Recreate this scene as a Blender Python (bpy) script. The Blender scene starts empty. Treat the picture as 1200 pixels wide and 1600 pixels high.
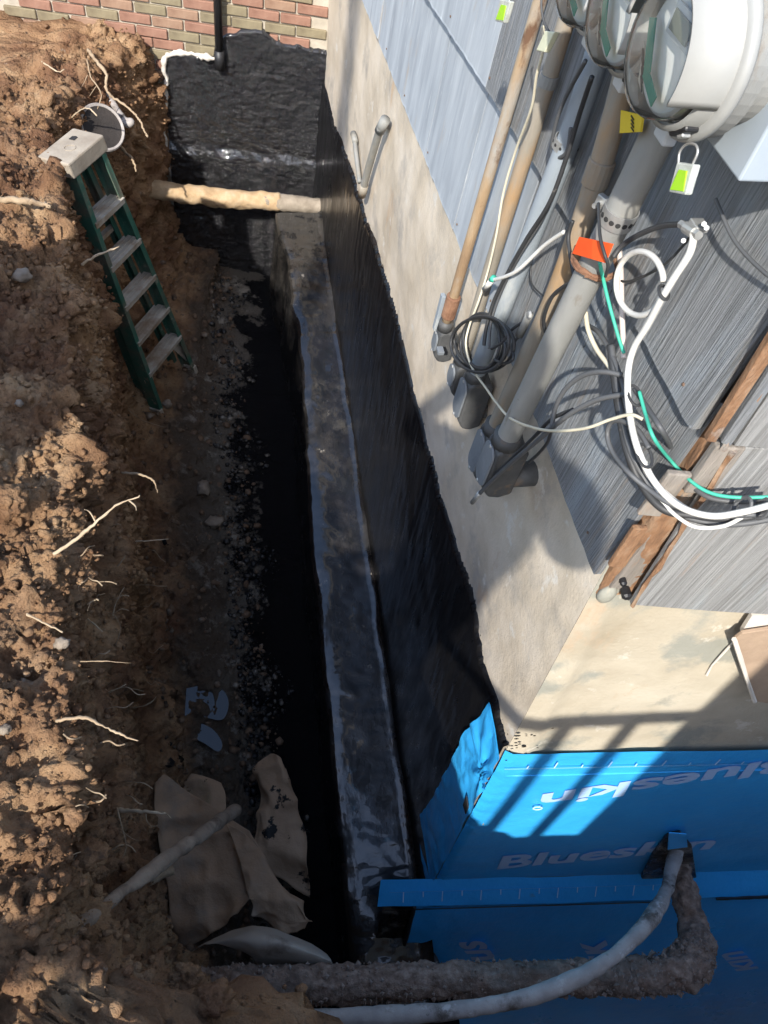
import bpy, bmesh, math, random
import numpy as np
from mathutils import Vector, Matrix
random.seed(7); rng = np.random.default_rng(7)
SC = bpy.context.scene; COL = SC.collection
# ---------------------------------------------------------------- camera, world, sun, exposure
H = 3.8                                    # camera height above the trench floor datum
_d = np.array([-210., 850., 1200.]); _d /= np.linalg.norm(_d)
_a = np.array([-390., -1790., 1200.]); _a -= _a.dot(_d)*_d; _a /= np.linalg.norm(_a)
_r = np.cross(_d, _a)
MW = np.array([_r, _a, -_d])               # image axes (right, down, forward) -> world
cam_d = bpy.data.cameras.new('camera'); cam = bpy.data.objects.new('camera', cam_d); COL.objects.link(cam)
cam_d.lens = 27.0; cam_d.sensor_width = 36.0; cam_d.clip_start = 0.02; cam_d.clip_end = 500
_X, _Yd, _F = MW[:, 0], MW[:, 1], MW[:, 2]
cam.matrix_world = Matrix(((_X[0], -_Yd[0], -_F[0], 0), (_X[1], -_Yd[1], -_F[1], 0), (_X[2], -_Yd[2], -_F[2], H), (0, 0, 0, 1)))
SC.camera = cam
SUN = Vector((.556, 1.028, -1.0)).normalized()
w = bpy.data.worlds.new('World'); SC.world = w; w.use_nodes = True
sky = w.node_tree.nodes.new('ShaderNodeTexSky'); sky.sky_type = 'NISHITA'; sky.sun_disc = False
sky.sun_elevation = math.asin(-SUN.z); sky.sun_rotation = math.atan2(-SUN.x, -SUN.y)
w.node_tree.links.new(sky.outputs[0], w.node_tree.nodes['Background'].inputs[0])
w.node_tree.nodes['Background'].inputs[1].default_value = 0.15
sl = bpy.data.lights.new('sun', 'SUN'); sl.energy = 3.0; sl.angle = math.radians(.8); sl.color = (1, .95, .87)
so = bpy.data.objects.new('sun', sl); COL.objects.link(so); so.location = (-4, -6, 9)
so.rotation_euler = SUN.to_track_quat('-Z', 'Y').to_euler()
vs = SC.view_settings; vs.view_transform = 'Standard'; vs.look = 'None'; vs.gamma = 1; vs.exposure = 1.25; vs.use_curve_mapping = False
SC.cycles.use_denoising = True
SC.cycles.max_bounces = 6

# ---------------------------------------------------------------- helpers: rays, noise
def ray(px, py):
    return Vector((MW @ np.array([(px-600)/1200., (py-800)/1200., 1.0])).tolist())
CAM = Vector((0, 0, H))
def on_plane(px, py, p0, n):
    r = ray(px, py); n = Vector(n); t = (Vector(p0)-CAM).dot(n)/r.dot(n); return CAM + r*t
def onX(px, py, X): return on_plane(px, py, (X, 0, 0), (1, 0, 0))
def at_d(px, py, d):
    r = ray(px, py); return CAM + r*(d/-r.z)
def at_z(px, py, z): return CAM + ray(px, py)*z

def _hash(ix, iy, iz, seed):
    h = (ix.astype(np.int64)*374761393 + iy.astype(np.int64)*668265263 + iz.astype(np.int64)*1274126177 + seed*974711) & 0xffffffff
    h = ((h ^ (h >> 13))*1274126177) & 0xffffffff
    h = ((h ^ (h >> 16))*2246822519) & 0xffffffff
    return ((h ^ (h >> 15)) & 0xffffff)/float(0xffffff)
def vnoise(p, seed=0):
    i = np.floor(p).astype(np.int64); f = p-i; u = f*f*f*(f*(f*6-15)+10)
    def c(a, b, g): return _hash(i[:, 0]+a, i[:, 1]+b, i[:, 2]+g, seed)
    x0 = c(0,0,0)*(1-u[:,0])+c(1,0,0)*u[:,0]; x1 = c(0,1,0)*(1-u[:,0])+c(1,1,0)*u[:,0]
    x2 = c(0,0,1)*(1-u[:,0])+c(1,0,1)*u[:,0]; x3 = c(0,1,1)*(1-u[:,0])+c(1,1,1)*u[:,0]
    y0 = x0*(1-u[:,1])+x1*u[:,1]; y1 = x2*(1-u[:,1])+x3*u[:,1]
    return (y0*(1-u[:,2])+y1*u[:,2])*2-1
def fbm(p, freq, octv=4, seed=0, gain=.5):
    p = np.asarray(p, float); s = np.zeros(len(p)); a = 1.0; t = 0
    for k in range(octv):
        s += a*vnoise(p*freq+17.3*k, seed+k); t += a; a *= gain; freq *= 2.03
    return s/t
def cell(p, freq, seed=0):
    """rounded clods: distance to the nearest jittered cell point (0 in the middle of a clod)"""
    q = np.asarray(p, float)*freq; i = np.floor(q).astype(np.int64); best = np.full(len(q), 9.0); hid = np.zeros(len(q))
    for a in (-1, 0, 1):
        for b in (-1, 0, 1):
            for c in (-1, 0, 1):
                ix, iy, iz = i[:,0]+a, i[:,1]+b, i[:,2]+c
                cx = ix+_hash(ix, iy, iz, seed); cy = iy+_hash(ix, iy, iz, seed+5); cz = iz+_hash(ix, iy, iz, seed+9)
                dd = (q[:,0]-cx)**2+(q[:,1]-cy)**2+(q[:,2]-cz)**2
                m = dd < best; best = np.where(m, dd, best); hid = np.where(m, _hash(ix, iy, iz, seed+13), hid)
    return np.sqrt(best), hid

def facets(p, freq, seed=0, tilt=1.0):
    """broken earth: every cell is a tilted flat facet with its own height (in cell units)"""
    q = np.asarray(p, float)*freq; i = np.floor(q).astype(np.int64); best = np.full(len(q), 9.0); out = np.zeros(len(q))
    for a in (-1, 0, 1):
        for b in (-1, 0, 1):
            for c in (-1, 0, 1):
                ix, iy, iz = i[:,0]+a, i[:,1]+b, i[:,2]+c; H_ = [_hash(ix, iy, iz, seed+k) for k in range(7)]
                dx, dy, dz = q[:,0]-ix-H_[0], q[:,1]-iy-H_[1], q[:,2]-iz-H_[2]; dd = dx*dx+dy*dy+dz*dz
                v = (H_[3]-.5)+tilt*((H_[4]-.5)*dx+(H_[5]-.5)*dy+(H_[6]-.5)*dz)*2
                m = dd < best; best = np.where(m, dd, best); out = np.where(m, v, out)
    return out
# ---------------------------------------------------------------- helpers: materials
def N(nt, typ, **kw):
    n = nt.nodes.new(typ)
    for k, v in kw.items():
        if k.startswith('i_'):
            n.inputs[k[2:].replace('_', ' ')].default_value = v
        else: setattr(n, k, v)
    return n
def c4(c): return (c[0], c[1], c[2], 1)
def ramp(nt, stops):
    r = nt.nodes.new('ShaderNodeValToRGB'); e = r.color_ramp.elements
    while len(e) < len(stops): e.new(.5)
    for el, (p, c) in zip(e, stops):
        el.position = p; el.color = c4(c) if not isinstance(c, float) else (c, c, c, 1)
    return r
def M(name, stops, scale=5, rough=(.7, .9), bump=.2, bscale=40, bdist=.01, stretch=(1,1,1), metallic=0, layers=(), detail=8, spec=.5, coat=0, bstretch=None, rscale=None):
    """procedural principled material; layers = [(colour, scale, threshold, softness, stretch)] blotches over the base"""
    m = bpy.data.materials.new(name); m.use_nodes = True; nt = m.node_tree; L = nt.links.new
    bs = nt.nodes['Principled BSDF']; tc = N(nt, 'ShaderNodeTexCoord')
    def noise(sc, st, det=8, seed=0, rg=.6):
        mp = N(nt, 'ShaderNodeMapping'); mp.inputs['Scale'].default_value = st; mp.inputs['Location'].default_value = (seed*3.7, seed*1.9, seed*2.3)
        L(tc.outputs['Object'], mp.inputs[0]); n = N(nt, 'ShaderNodeTexNoise'); L(mp.outputs[0], n.inputs['Vector'])
        n.inputs['Scale'].default_value = sc; n.inputs['Detail'].default_value = det; n.inputs['Roughness'].default_value = rg; return n.outputs[0]
    n1 = noise(scale, stretch, detail); rp = ramp(nt, stops); L(n1, rp.inputs[0]); col = rp.outputs[0]
    for k, ly in enumerate(layers):
        c, sc, th, sf = ly[:4]; st = ly[4] if len(ly) > 4 else (1,1,1)
        f = ramp(nt, [(max(0, th-sf), 0.0), (min(1, th+sf), 1.0)]); L(noise(sc, st, 8, k+2, .65), f.inputs[0])
        mx = N(nt, 'ShaderNodeMix', data_type='RGBA'); L(f.outputs[0], mx.inputs[0]); L(col, mx.inputs[6]); mx.inputs[7].default_value = c4(c); col = mx.outputs[2]
    L(col, bs.inputs['Base Color'])
    mr = N(nt, 'ShaderNodeMapRange'); L(noise(rscale or bscale*.3, stretch, 5, 9), mr.inputs[0]); mr.inputs[1].default_value = .3; mr.inputs[2].default_value = .7
    mr.inputs[3].default_value = rough[0]; mr.inputs[4].default_value = rough[1]; L(mr.outputs[0], bs.inputs['Roughness'])
    bs.inputs['Metallic'].default_value = metallic; bs.inputs['Specular IOR Level'].default_value = spec; bs.inputs['Coat Weight'].default_value = coat
    if bump:
        b = N(nt, 'ShaderNodeBump'); b.inputs['Strength'].default_value = bump; b.inputs['Distance'].default_value = bdist
        L(noise(bscale, bstretch or stretch, 8, 5, .65), b.inputs['Height']); L(b.outputs[0], bs.inputs['Normal'])
    return m

# ---------------------------------------------------------------- helpers: objects and meshes
def tag(o, label=None, cat=None, group=None, kind=None):
    for k, v in (('label', label), ('category', cat), ('group', group), ('kind', kind)):
        if v: o[k] = v
    return o
def thing(name, label, cat, loc=(0,0,0), group=None):
    o = bpy.data.objects.new(name, None); o.empty_display_size = .05; COL.objects.link(o); o.location = loc
    return tag(o, label, cat, group)
class MB:
    def __init__(s): s.v = []; s.f = []
    def add(s, vs, fs):
        b = len(s.v); s.v += [tuple(x) for x in vs]; s.f += [tuple(i+b for i in f) for f in fs]; return s
    def box(s, c, size, ax=None):
        c = Vector(c); ax = ax or (Vector((1,0,0)), Vector((0,1,0)), Vector((0,0,1))); h = [x/2 for x in size]
        vs = [c+ax[0]*h[0]*i+ax[1]*h[1]*j+ax[2]*h[2]*k for i in (-1,1) for j in (-1,1) for k in (-1,1)]
        return s.add(vs, [(0,1,3,2),(4,6,7,5),(0,4,5,1),(2,3,7,6),(0,2,6,4),(1,5,7,3)])
    def prism(s, poly, ext):
        n = len(poly); ext = Vector(ext); p = [Vector(q) for q in poly]
        return s.add(p+[q+ext for q in p], [tuple(range(n))[::-1], tuple(range(n, 2*n))]+[(i, (i+1) % n, n+(i+1) % n, n+i) for i in range(n)])
    def tube(s, pts, r, seg=10, closed=False, caps=True, jit=0, jf=20):
        P = [Vector(p) for p in pts]; n = len(P); R = r if isinstance(r, (list, tuple, np.ndarray)) else [r]*n
        up = None; rings = []
        for i in range(n):
            t = (P[(i+1) % n]-P[i-1]) if closed else (P[min(i+1, n-1)]-P[max(i-1, 0)])
            if t.length < 1e-9: t = Vector((0,0,1))
            t.normalize()
            if up is None:
                up = t.orthogonal().normalized()
            up = (up-t*up.dot(t)).normalized(); b = t.cross(up)
            rings.append([P[i]+(up*math.cos(2*math.pi*k/seg)+b*math.sin(2*math.pi*k/seg))*R[i] for k in range(seg)])
        vs = [v for g in rings for v in g]
        if jit:
            a = np.array([tuple(v) for v in vs]); c = np.repeat(np.array([tuple(p) for p in P]), seg, 0)
            nn = (a-c)/np.maximum(np.linalg.norm(a-c, axis=1, keepdims=True), 1e-6); a += nn*(fbm(a, jf, 4, 3)*jit)[:, None]
            vs = [Vector(x) for x in a]
        m = n if closed else n-1
        fs = [(i*seg+k, i*seg+(k+1) % seg, ((i+1) % n)*seg+(k+1) % seg, ((i+1) % n)*seg+k) for i in range(m) for k in range(seg)]
        if caps and not closed: fs += [tuple(range(seg))[::-1], tuple(range((n-1)*seg, n*seg))]
        return s.add(vs, fs)
    def lathe(s, prof, o, axis, seg=32, a0=0, a1=2*math.pi, ref=None):
        """prof = [(radius, distance along axis)]"""
        o = Vector(o); t = Vector(axis).normalized(); u = Vector(ref) if ref is not None else t.orthogonal()
        u = (u-t*u.dot(t)).normalized(); b = t.cross(u); full = abs(a1-a0-2*math.pi) < 1e-6; ns = seg if full else seg+1
        vs = [o+t*h+(u*math.cos(a0+(a1-a0)*k/seg)+b*math.sin(a0+(a1-a0)*k/seg))*r for (r, h) in prof for k in range(ns)]
        fs = [(i*ns+k, i*ns+(k+1) % ns, (i+1)*ns+(k+1) % ns, (i+1)*ns+k) for i in range(len(prof)-1) for k in range(seg)]
        return s.add(vs, fs)
    def grid(s, A, flip=False):
        """A: array (n, m, 3)"""
        n, m = A.shape[:2]; b = len(s.v); s.v += [tuple(x) for x in A.reshape(-1, 3)]
        for i in range(n-1):
            for j in range(m-1):
                q = (b+i*m+j, b+i*m+j+1, b+(i+1)*m+j+1, b+(i+1)*m+j); s.f.append(q[::-1] if flip else q)
        return s
    def build(s, name, mat, parent=None, smooth=False, bevel=0, solid=0, fix=True):
        me = bpy.data.meshes.new(name); off = Vector((0,0,0))
        q = parent
        while q is not None: off += q.location; q = q.parent
        me.from_pydata([(v[0]-off.x, v[1]-off.y, v[2]-off.z) for v in s.v], [], s.f)
        if fix:
            bm = bmesh.new(); bm.from_mesh(me); bmesh.ops.recalc_face_normals(bm, faces=bm.faces); bm.to_mesh(me); bm.free()
        for m in (mat if isinstance(mat, (list, tuple)) else [mat]): me.materials.append(m)
        if smooth: me.polygons.foreach_set('use_smooth', [True]*len(me.polygons))
        o = bpy.data.objects.new(name, me); COL.objects.link(o); o.parent = parent
        if solid:
            md = o.modifiers.new('s', 'SOLIDIFY'); md.thickness = solid; md.offset = 0
        if bevel:
            md = o.modifiers.new('b', 'BEVEL'); md.width = bevel; md.segments = 2; md.limit_method = 'ANGLE'; md.angle_limit = .6
        return o
def fastgrid(name, A, mat, parent=None, smooth=True, flip=False):
    n, m = A.shape[:2]; me = bpy.data.meshes.new(name); V = A.reshape(-1, 3).astype(np.float32).copy(); q = parent
    while q is not None: V -= np.array(q.location, np.float32); q = q.parent
    idx = np.arange(n*m).reshape(n, m); F = np.stack([idx[:-1, :-1], idx[:-1, 1:], idx[1:, 1:], idx[1:, :-1]], -1).reshape(-1, 4)
    if flip: F = F[:, ::-1]
    me.vertices.add(len(V)); me.vertices.foreach_set('co', V.ravel()); me.loops.add(F.size); me.loops.foreach_set('vertex_index', F.ravel().astype(np.int32))
    me.polygons.add(len(F)); me.polygons.foreach_set('loop_start', (np.arange(len(F))*4).astype(np.int32)); me.polygons.foreach_set('loop_total', np.full(len(F), 4, np.int32))
    me.update(calc_edges=True)
    if smooth: me.polygons.foreach_set('use_smooth', np.ones(len(F), bool))
    me.materials.append(mat); o = bpy.data.objects.new(name, me); COL.objects.link(o); o.parent = parent; return o
def grid_normals(A):
    du = np.gradient(A, axis=0); dv = np.gradient(A, axis=1); n = np.cross(du, dv); return n/np.maximum(np.linalg.norm(n, axis=2, keepdims=True), 1e-9)
def spline(pts, n=8):
    P = [Vector(p) for p in pts]; out = []
    for i in range(len(P)-1):
        p0 = P[max(i-1, 0)]; p1 = P[i]; p2 = P[i+1]; p3 = P[min(i+2, len(P)-1)]
        for k in range(n):
            t = k/n; out.append(.5*((2*p1)+(p2-p0)*t+(2*p0-5*p1+4*p2-p3)*t*t+(3*p1-p0-3*p2+p3)*t**3))
    out.append(P[-1]); return out
# ---------------------------------------------------------------- materials of the setting
SOIL = M('soil', [(.25, (.125,.062,.034)), (.42, (.255,.145,.078)), (.56, (.38,.235,.13)), (.75, (.49,.345,.21))], scale=6, rough=(.9,1), bump=1, bscale=80, bdist=.02, spec=.15,
         layers=[((.17,.085,.05), 2.2, .56, .12), ((.42,.37,.31), 9, .70, .04), ((.14,.09,.06), 30, .64, .04)])
MUD = M('trench_mud', [(.3, (.085,.052,.034)), (.5, (.14,.09,.058)), (.7, (.20,.14,.095))], scale=5, rough=(.55,.95), bump=.6, bscale=60, bdist=.01, spec=.3,
        layers=[((.26,.235,.20), 7, .63, .05), ((.006,.006,.007), 5, .62, .03)])
TAR = M('tar', [(.3, (.005,.005,.006)), (.6, (.009,.009,.011)), (.8, (.016,.015,.015))], scale=6, rough=(.05,.24), bump=1, bscale=30, bdist=.018, rscale=6, coat=1, bstretch=(1,1,1.8))
TARWALL = M('tar_on_wall', [(.3, (.004,.004,.005)), (.6, (.006,.006,.007)), (.8, (.015,.014,.014))], scale=5, stretch=(1,1,.25), coat=.25, rough=(.2,.5), bump=.3, bscale=45, bdist=.004,
            bstretch=(1,1,.5), layers=[((.02,.019,.018), 9, .72, .05, (1,1,.12))])
TARRUB = M('tar_rubble', [(.3, (.006,.006,.007)), (.55, (.012,.012,.013)), (.75, (.03,.028,.026))], scale=10, rough=(.15,.5), bump=.6, bscale=50, bdist=.01,
           layers=[((.17,.15,.125), 9, .57, .05)])
TARFOOT = M('tar_on_footing', [(.3, (.006,.006,.007)), (.6, (.014,.013,.014)), (.8, (.03,.028,.027))], scale=6, coat=1, rough=(.06,.5), bump=.35, bscale=75, bdist=.004, rscale=3.5,
            layers=[((.03,.027,.025), 5, .60, .08, (1,.5,1)), ((.09,.084,.076), 22, .69, .04), ((.05,.046,.04), 3, .62, .06)])
def blend_x(stops, amp, sc, axis=0):
    tc = N(nt, 'ShaderNodeTexCoord'); sx = N(nt, 'ShaderNodeSeparateXYZ'); nt.links.new(tc.outputs['Object'], sx.inputs[0])
    n = N(nt, 'ShaderNodeTexNoise'); n.inputs['Scale'].default_value = sc; n.inputs['Detail'].default_value = 9; n.inputs['Roughness'].default_value = .68; nt.links.new(tc.outputs['Object'], n.inputs['Vector'])
    m = N(nt, 'ShaderNodeMath', operation='MULTIPLY_ADD'); nt.links.new(n.outputs[0], m.inputs[0]); m.inputs[1].default_value = amp; ad = N(nt, 'ShaderNodeMath', operation='SUBTRACT'); nt.links.new(sx.outputs[axis], ad.inputs[0]); ad.inputs[1].default_value = 0; nt.links.new(ad.outputs[0], m.inputs[2])
    if axis == 0:
        yr = N(nt, 'ShaderNodeMapRange'); nt.links.new(sx.outputs[1], yr.inputs[0]); yr.inputs[1].default_value = 3.3; yr.inputs[2].default_value = 4.7; yr.inputs[3].default_value = 0; yr.inputs[4].default_value = .24; nt.links.new(yr.outputs[0], ad.inputs[1])
    mr = N(nt, 'ShaderNodeMapRange'); nt.links.new(m.outputs[0], mr.inputs[0]); mr.inputs[1].default_value = stops[0]+amp*.5; mr.inputs[2].default_value = stops[1]+amp*.5; return mr.outputs[0]
def over(col_from, fac, color):
    mx = N(nt, 'ShaderNodeMix', data_type='RGBA'); nt.links.new(fac, mx.inputs[0]); nt.links.new(col_from, mx.inputs[6])
    if isinstance(color, tuple): mx.inputs[7].default_value = c4(color)
    else: nt.links.new(color, mx.inputs[7])
    return mx.outputs[2]

# footing: matt brushed black, glossy wet patches, grey dust towards the far end
nt = TARFOOT.node_tree; bs = nt.nodes['Principled BSDF']
_b = bs.inputs['Base Color'].links[0].from_socket
_c = over(_b, blend_x((2.7, 3.9), 1.8, 4, 1), (.050,.045,.038))
_n5 = N(nt, 'ShaderNodeTexNoise'); _n5.inputs['Scale'].default_value = 8; _n5.inputs['Detail'].default_value = 9; _n5.inputs['Roughness'].default_value = .75; _t5 = N(nt, 'ShaderNodeTexCoord'); nt.links.new(_t5.outputs['Object'], _n5.inputs['Vector'])
_r5 = ramp(nt, [(.50, 0.0), (.56, .92)]); nt.links.new(_n5.outputs[0], _r5.inputs[0]); _c = over(_c, _r5.outputs[0], (.009,.009,.009)); _r6 = ramp(nt, [(.33, 1.0), (.37, 0.0)]); nt.links.new(_n5.outputs[0], _r6.inputs[0]); _c = over(_c, _r6.outputs[0], (.20,.18,.155)); nt.links.new(_c, bs.inputs['Base Color'])
_n = N(nt, 'ShaderNodeTexNoise'); _n.inputs['Scale'].default_value = 3.2; _n.inputs['Detail'].default_value = 9; _n.inputs['Roughness'].default_value = .72
_tc = N(nt, 'ShaderNodeTexCoord'); _mp = N(nt, 'ShaderNodeMapping'); _mp.inputs['Scale'].default_value = (2.4, .8, 1); nt.links.new(_tc.outputs['Object'], _mp.inputs[0]); nt.links.new(_mp.outputs[0], _n.inputs['Vector'])
_r2 = ramp(nt, [(.50, .08), (.60, .50)]); nt.links.new(_n.outputs[0], _r2.inputs[0]); nt.links.new(_r2.outputs[0], bs.inputs['Roughness'])
_iv = ramp(nt, [(.50, 1.0), (.62, 0.0)]); nt.links.new(_n.outputs[0], _iv.inputs[0])
_m3 = N(nt, 'ShaderNodeMath', operation='MULTIPLY'); _f3 = blend_x((2.8, 3.8), 1.4, 4, 1); _i3 = N(nt, 'ShaderNodeMath', operation='SUBTRACT'); _i3.inputs[0].default_value = 1; nt.links.new(_f3, _i3.inputs[1]); nt.links.new(_iv.outputs[0], _m3.inputs[0]); nt.links.new(_i3.outputs[0], _m3.inputs[1]); nt.links.new(_m3.outputs[0], bs.inputs['Coat Weight'])
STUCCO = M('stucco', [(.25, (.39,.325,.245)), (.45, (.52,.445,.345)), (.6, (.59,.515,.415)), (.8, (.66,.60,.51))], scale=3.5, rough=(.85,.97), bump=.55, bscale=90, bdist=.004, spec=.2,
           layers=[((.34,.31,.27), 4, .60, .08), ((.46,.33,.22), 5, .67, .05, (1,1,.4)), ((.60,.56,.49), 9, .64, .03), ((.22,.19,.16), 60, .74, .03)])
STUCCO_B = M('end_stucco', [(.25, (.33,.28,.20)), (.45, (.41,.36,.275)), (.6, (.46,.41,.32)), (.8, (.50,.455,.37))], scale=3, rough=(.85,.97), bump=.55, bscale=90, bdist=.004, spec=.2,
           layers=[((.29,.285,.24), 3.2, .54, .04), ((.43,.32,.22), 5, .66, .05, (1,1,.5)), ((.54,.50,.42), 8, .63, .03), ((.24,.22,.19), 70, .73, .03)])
MORTAR = M('mortar', [(.3, (.33,.29,.23)), (.7, (.46,.41,.33))], scale=20, rough=(.9,1), bump=.4, bscale=150, bdist=.004)
BRICKS = [M('brick_red', [(.3, (.19,.095,.065)), (.7, (.30,.165,.115))], scale=14, rough=(.85,1), bump=.4, bscale=90, bdist=.004, layers=[((.36,.30,.23), 25, .66, .05)]),
          M('brick_olive', [(.3, (.15,.12,.075)), (.7, (.25,.21,.13))], scale=14, rough=(.85,1), bump=.4, bscale=90, bdist=.004, layers=[((.32,.27,.19), 25, .66, .05)]),
          M('brick_brown', [(.3, (.20,.115,.075)), (.7, (.31,.20,.135))], scale=14, rough=(.85,1), bump=.4, bscale=90, bdist=.004, layers=[((.36,.31,.24), 25, .66, .05)])]

# ---------------------------------------------------------------- soil bank and trench floor (one sheet in profile x length)
def lerp(x, xs, ys): return np.interp(x, xs, ys)
def foot_d(Y): return 3.93-.225*Y
def floor_d(Y): return lerp(Y, [-1, .3, 1.5, 3.2, 5.3], [4.15, 4.08, 3.92, 3.68, 3.62])
Yk = np.concatenate([np.linspace(-1.3, .15, 60)[:-1], np.linspace(.15, 2.6, 330)[:-1], np.linspace(2.6, 5.6, 240)])
def soil_knots(Y):
    near = np.clip((.36-Y)/.4, 0, 1); far = np.clip((Y-2.6)/2.0, 0, 1)
    lx = lerp(Y, [-1.3, -.12, .25, .6, 1.03, 1.6, 2.34, 3.1, 3.6, 4.3, 4.8, 5.6], [.50, .0, -.38, -.32, -.40, -.37, -.42, -.55, -.67, -.50, -.24, -.2])
    ld = lerp(Y, [-1.3, .3, 1.0, 2.3, 3.3, 4.2, 5.0, 5.6], [1.75, 1.70, 1.72, 1.86, 1.98, 2.12, 2.24, 2.26])
    fd = floor_d(Y)
    fx = lerp(Y, [-1.3, 0, .5, 1.7, 3.3, 4.2, 4.6, 4.9, 5.6], [.85, .04, -.33, -.36, -.42, -.30, -.17, -.13, -.13])
    k = [(-4.5, ld-.1), (lx-1.4, ld-.12), (lx-.30, ld-.04), (lx, ld), (lx+.03+.25*near+.12*far, ld+.30+.12*far), ((lx+fx)/2+.01+.10*near, ld+.95+.25*near),
         (fx-.03, fd-.45), (fx+.10, fd-.17), (fx+.33, fd-.12), (.10+.02*near, fd-.03), (.26, fd), (.46, fd+.03), (.95, fd+.05)]
    return k
vs_ = np.concatenate([np.linspace(0, 2, 26)[:-1], np.linspace(2, 3, 40)[:-1], np.linspace(3, 7, 200)[:-1], np.linspace(7, 10, 90)[:-1], np.linspace(10, 12, 30)])
A = np.zeros((len(Yk), len(vs_), 3))
for i, Y in enumerate(Yk):
    k = soil_knots(Y); A[i, :, 0] = np.interp(vs_, range(13), [q[0] for q in k]); A[i, :, 2] = H-np.interp(vs_, range(13), [q[1] for q in k]); A[i, :, 1] = Y
for _ in range(4):                                     # round the knots off
    A[:, 1:-1, 0] = (A[:, :-2, 0]+2*A[:, 1:-1, 0]+A[:, 2:, 0])/4; A[:, 1:-1, 2] = (A[:, :-2, 2]+2*A[:, 1:-1, 2]+A[:, 2:, 2])/4
# unseen spoil heap and low berm, added to shade the bank and ladder
P = A.reshape(-1, 3)
hp = np.exp(-(((P[:,0]+1.30)/.34)**2)-(((P[:,1]-.72)/.52)**4)); P[:, 2] += 1.42*hp+.46*np.exp(-(((P[:,0]+1.12)/.26)**2)-(((P[:,1]-2.3)/.65)**4))
A = P.reshape(A.shape); nrm = grid_normals(A)
if nrm[300, 20, 2] < 0: nrm = -nrm
P = A.reshape(-1, 3); vv = np.tile(vs_, len(Yk))
wp = P+.045*np.stack([fbm(P, 7, 3, 201), fbm(P, 7, 3, 202), fbm(P, 7, 3, 203)], 1)+.012*np.stack([fbm(P, 30, 2, 204), fbm(P, 30, 2, 205), fbm(P, 30, 2, 206)], 1)
wt = np.interp(vv, [0, 2.5, 3, 6.5, 8, 10, 12], [.5, .9, 1, 1, .45, .35, .1])
cd, ch = cell(wp, 8, 3); cd2, ch2 = cell(wp, 20, 4); cd3, ch3 = cell(wp, 46, 6)
fw = np.interp(vv, [3, 4.6], [1, .45])
strat = fbm(P*np.array([1, .7, 3.0]), 3, 4, 21)
disp = .085*fbm(P, 2.6, 5, 1)+.045*strat + .035*(.55-cd)*(ch > .6) + .020*(.5-cd2)*(ch2 > .6) + .045*facets(wp, 6.5, 301, .8) + fw*(.026*facets(wp, 15, 311) + .013*facets(wp, 34, 321) + .006*facets(wp, 70, 331)) + .016*fbm(P, 45, 4, 12) + .03*(np.abs(fbm(P, 11, 4, 14))*2-.5)
P2 = P + nrm.reshape(-1, 3)*(disp*wt)[:, None]
A2 = P2.reshape(A.shape); js = int(np.searchsorted(vs_, 6.8))
tag(fastgrid('soil_bank', A2[:, :js+1], SOIL), kind='structure')
jt = int(np.searchsorted(vs_, 9.15))
FLOORM = SOIL.copy(); FLOORM.name = 'trench_floor_mud_and_tar'; nt = FLOORM.node_tree; bs = nt.nodes['Principled BSDF']
base = bs.inputs['Base Color'].links[0].from_socket; rgh = bs.inputs['Roughness'].links[0].from_socket
col = over(over(base, blend_x((-.30, -.14), .5, 4), (.095,.070,.051)), blend_x((-.06, .12), .75, 4), (.125,.108,.088)); sm_ = N(nt, 'ShaderNodeTexNoise'); sm_.inputs['Scale'].default_value = 5.5; sm_.inputs['Detail'].default_value = 9; sm_.inputs['Roughness'].default_value = .7; tq_ = N(nt, 'ShaderNodeTexCoord'); nt.links.new(tq_.outputs['Object'], sm_.inputs['Vector']); rs_ = ramp(nt, [(.56, 0.0), (.64, .8)]); nt.links.new(sm_.outputs[0], rs_.inputs[0])
mk_ = N(nt, 'ShaderNodeMath', operation='MULTIPLY'); nt.links.new(rs_.outputs[0], mk_.inputs[0]); nt.links.new(blend_x((-.22, -.05), .4, 4), mk_.inputs[1]); col = over(col, mk_.outputs[0], (.30,.27,.23))
f2 = blend_x((.13, .19), 1.0, 6); col = over(col, f2, (.006,.006,.007))
nt.links.new(col, bs.inputs['Base Color'])
mxr = N(nt, 'ShaderNodeMix'); nt.links.new(f2, mxr.inputs[0]); nt.links.new(rgh, mxr.inputs[2]); mxr.inputs[3].default_value = .11; nt.links.new(mxr.outputs[0], bs.inputs['Roughness'])
tag(fastgrid('trench_floor', A2[:, js:], FLOORM), kind='structure')
SOILPTS = A2
def soil_at(px, py):
    """point of the soil sheet seen at a photograph pixel"""
    r = np.array(ray(px, py)); r /= np.linalg.norm(r); q = SOILPTS.reshape(-1, 3)-np.array([0, 0, H]); t = q@r
    dist = np.linalg.norm(q-t[:, None]*r, axis=1); ok = dist < .02
    if not ok.any(): return Vector(q[np.argmin(dist)]+np.array([0,0,H]))
    j = np.argmin(np.where(ok, t, 99)); return CAM+Vector(r*t[j])
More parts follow.
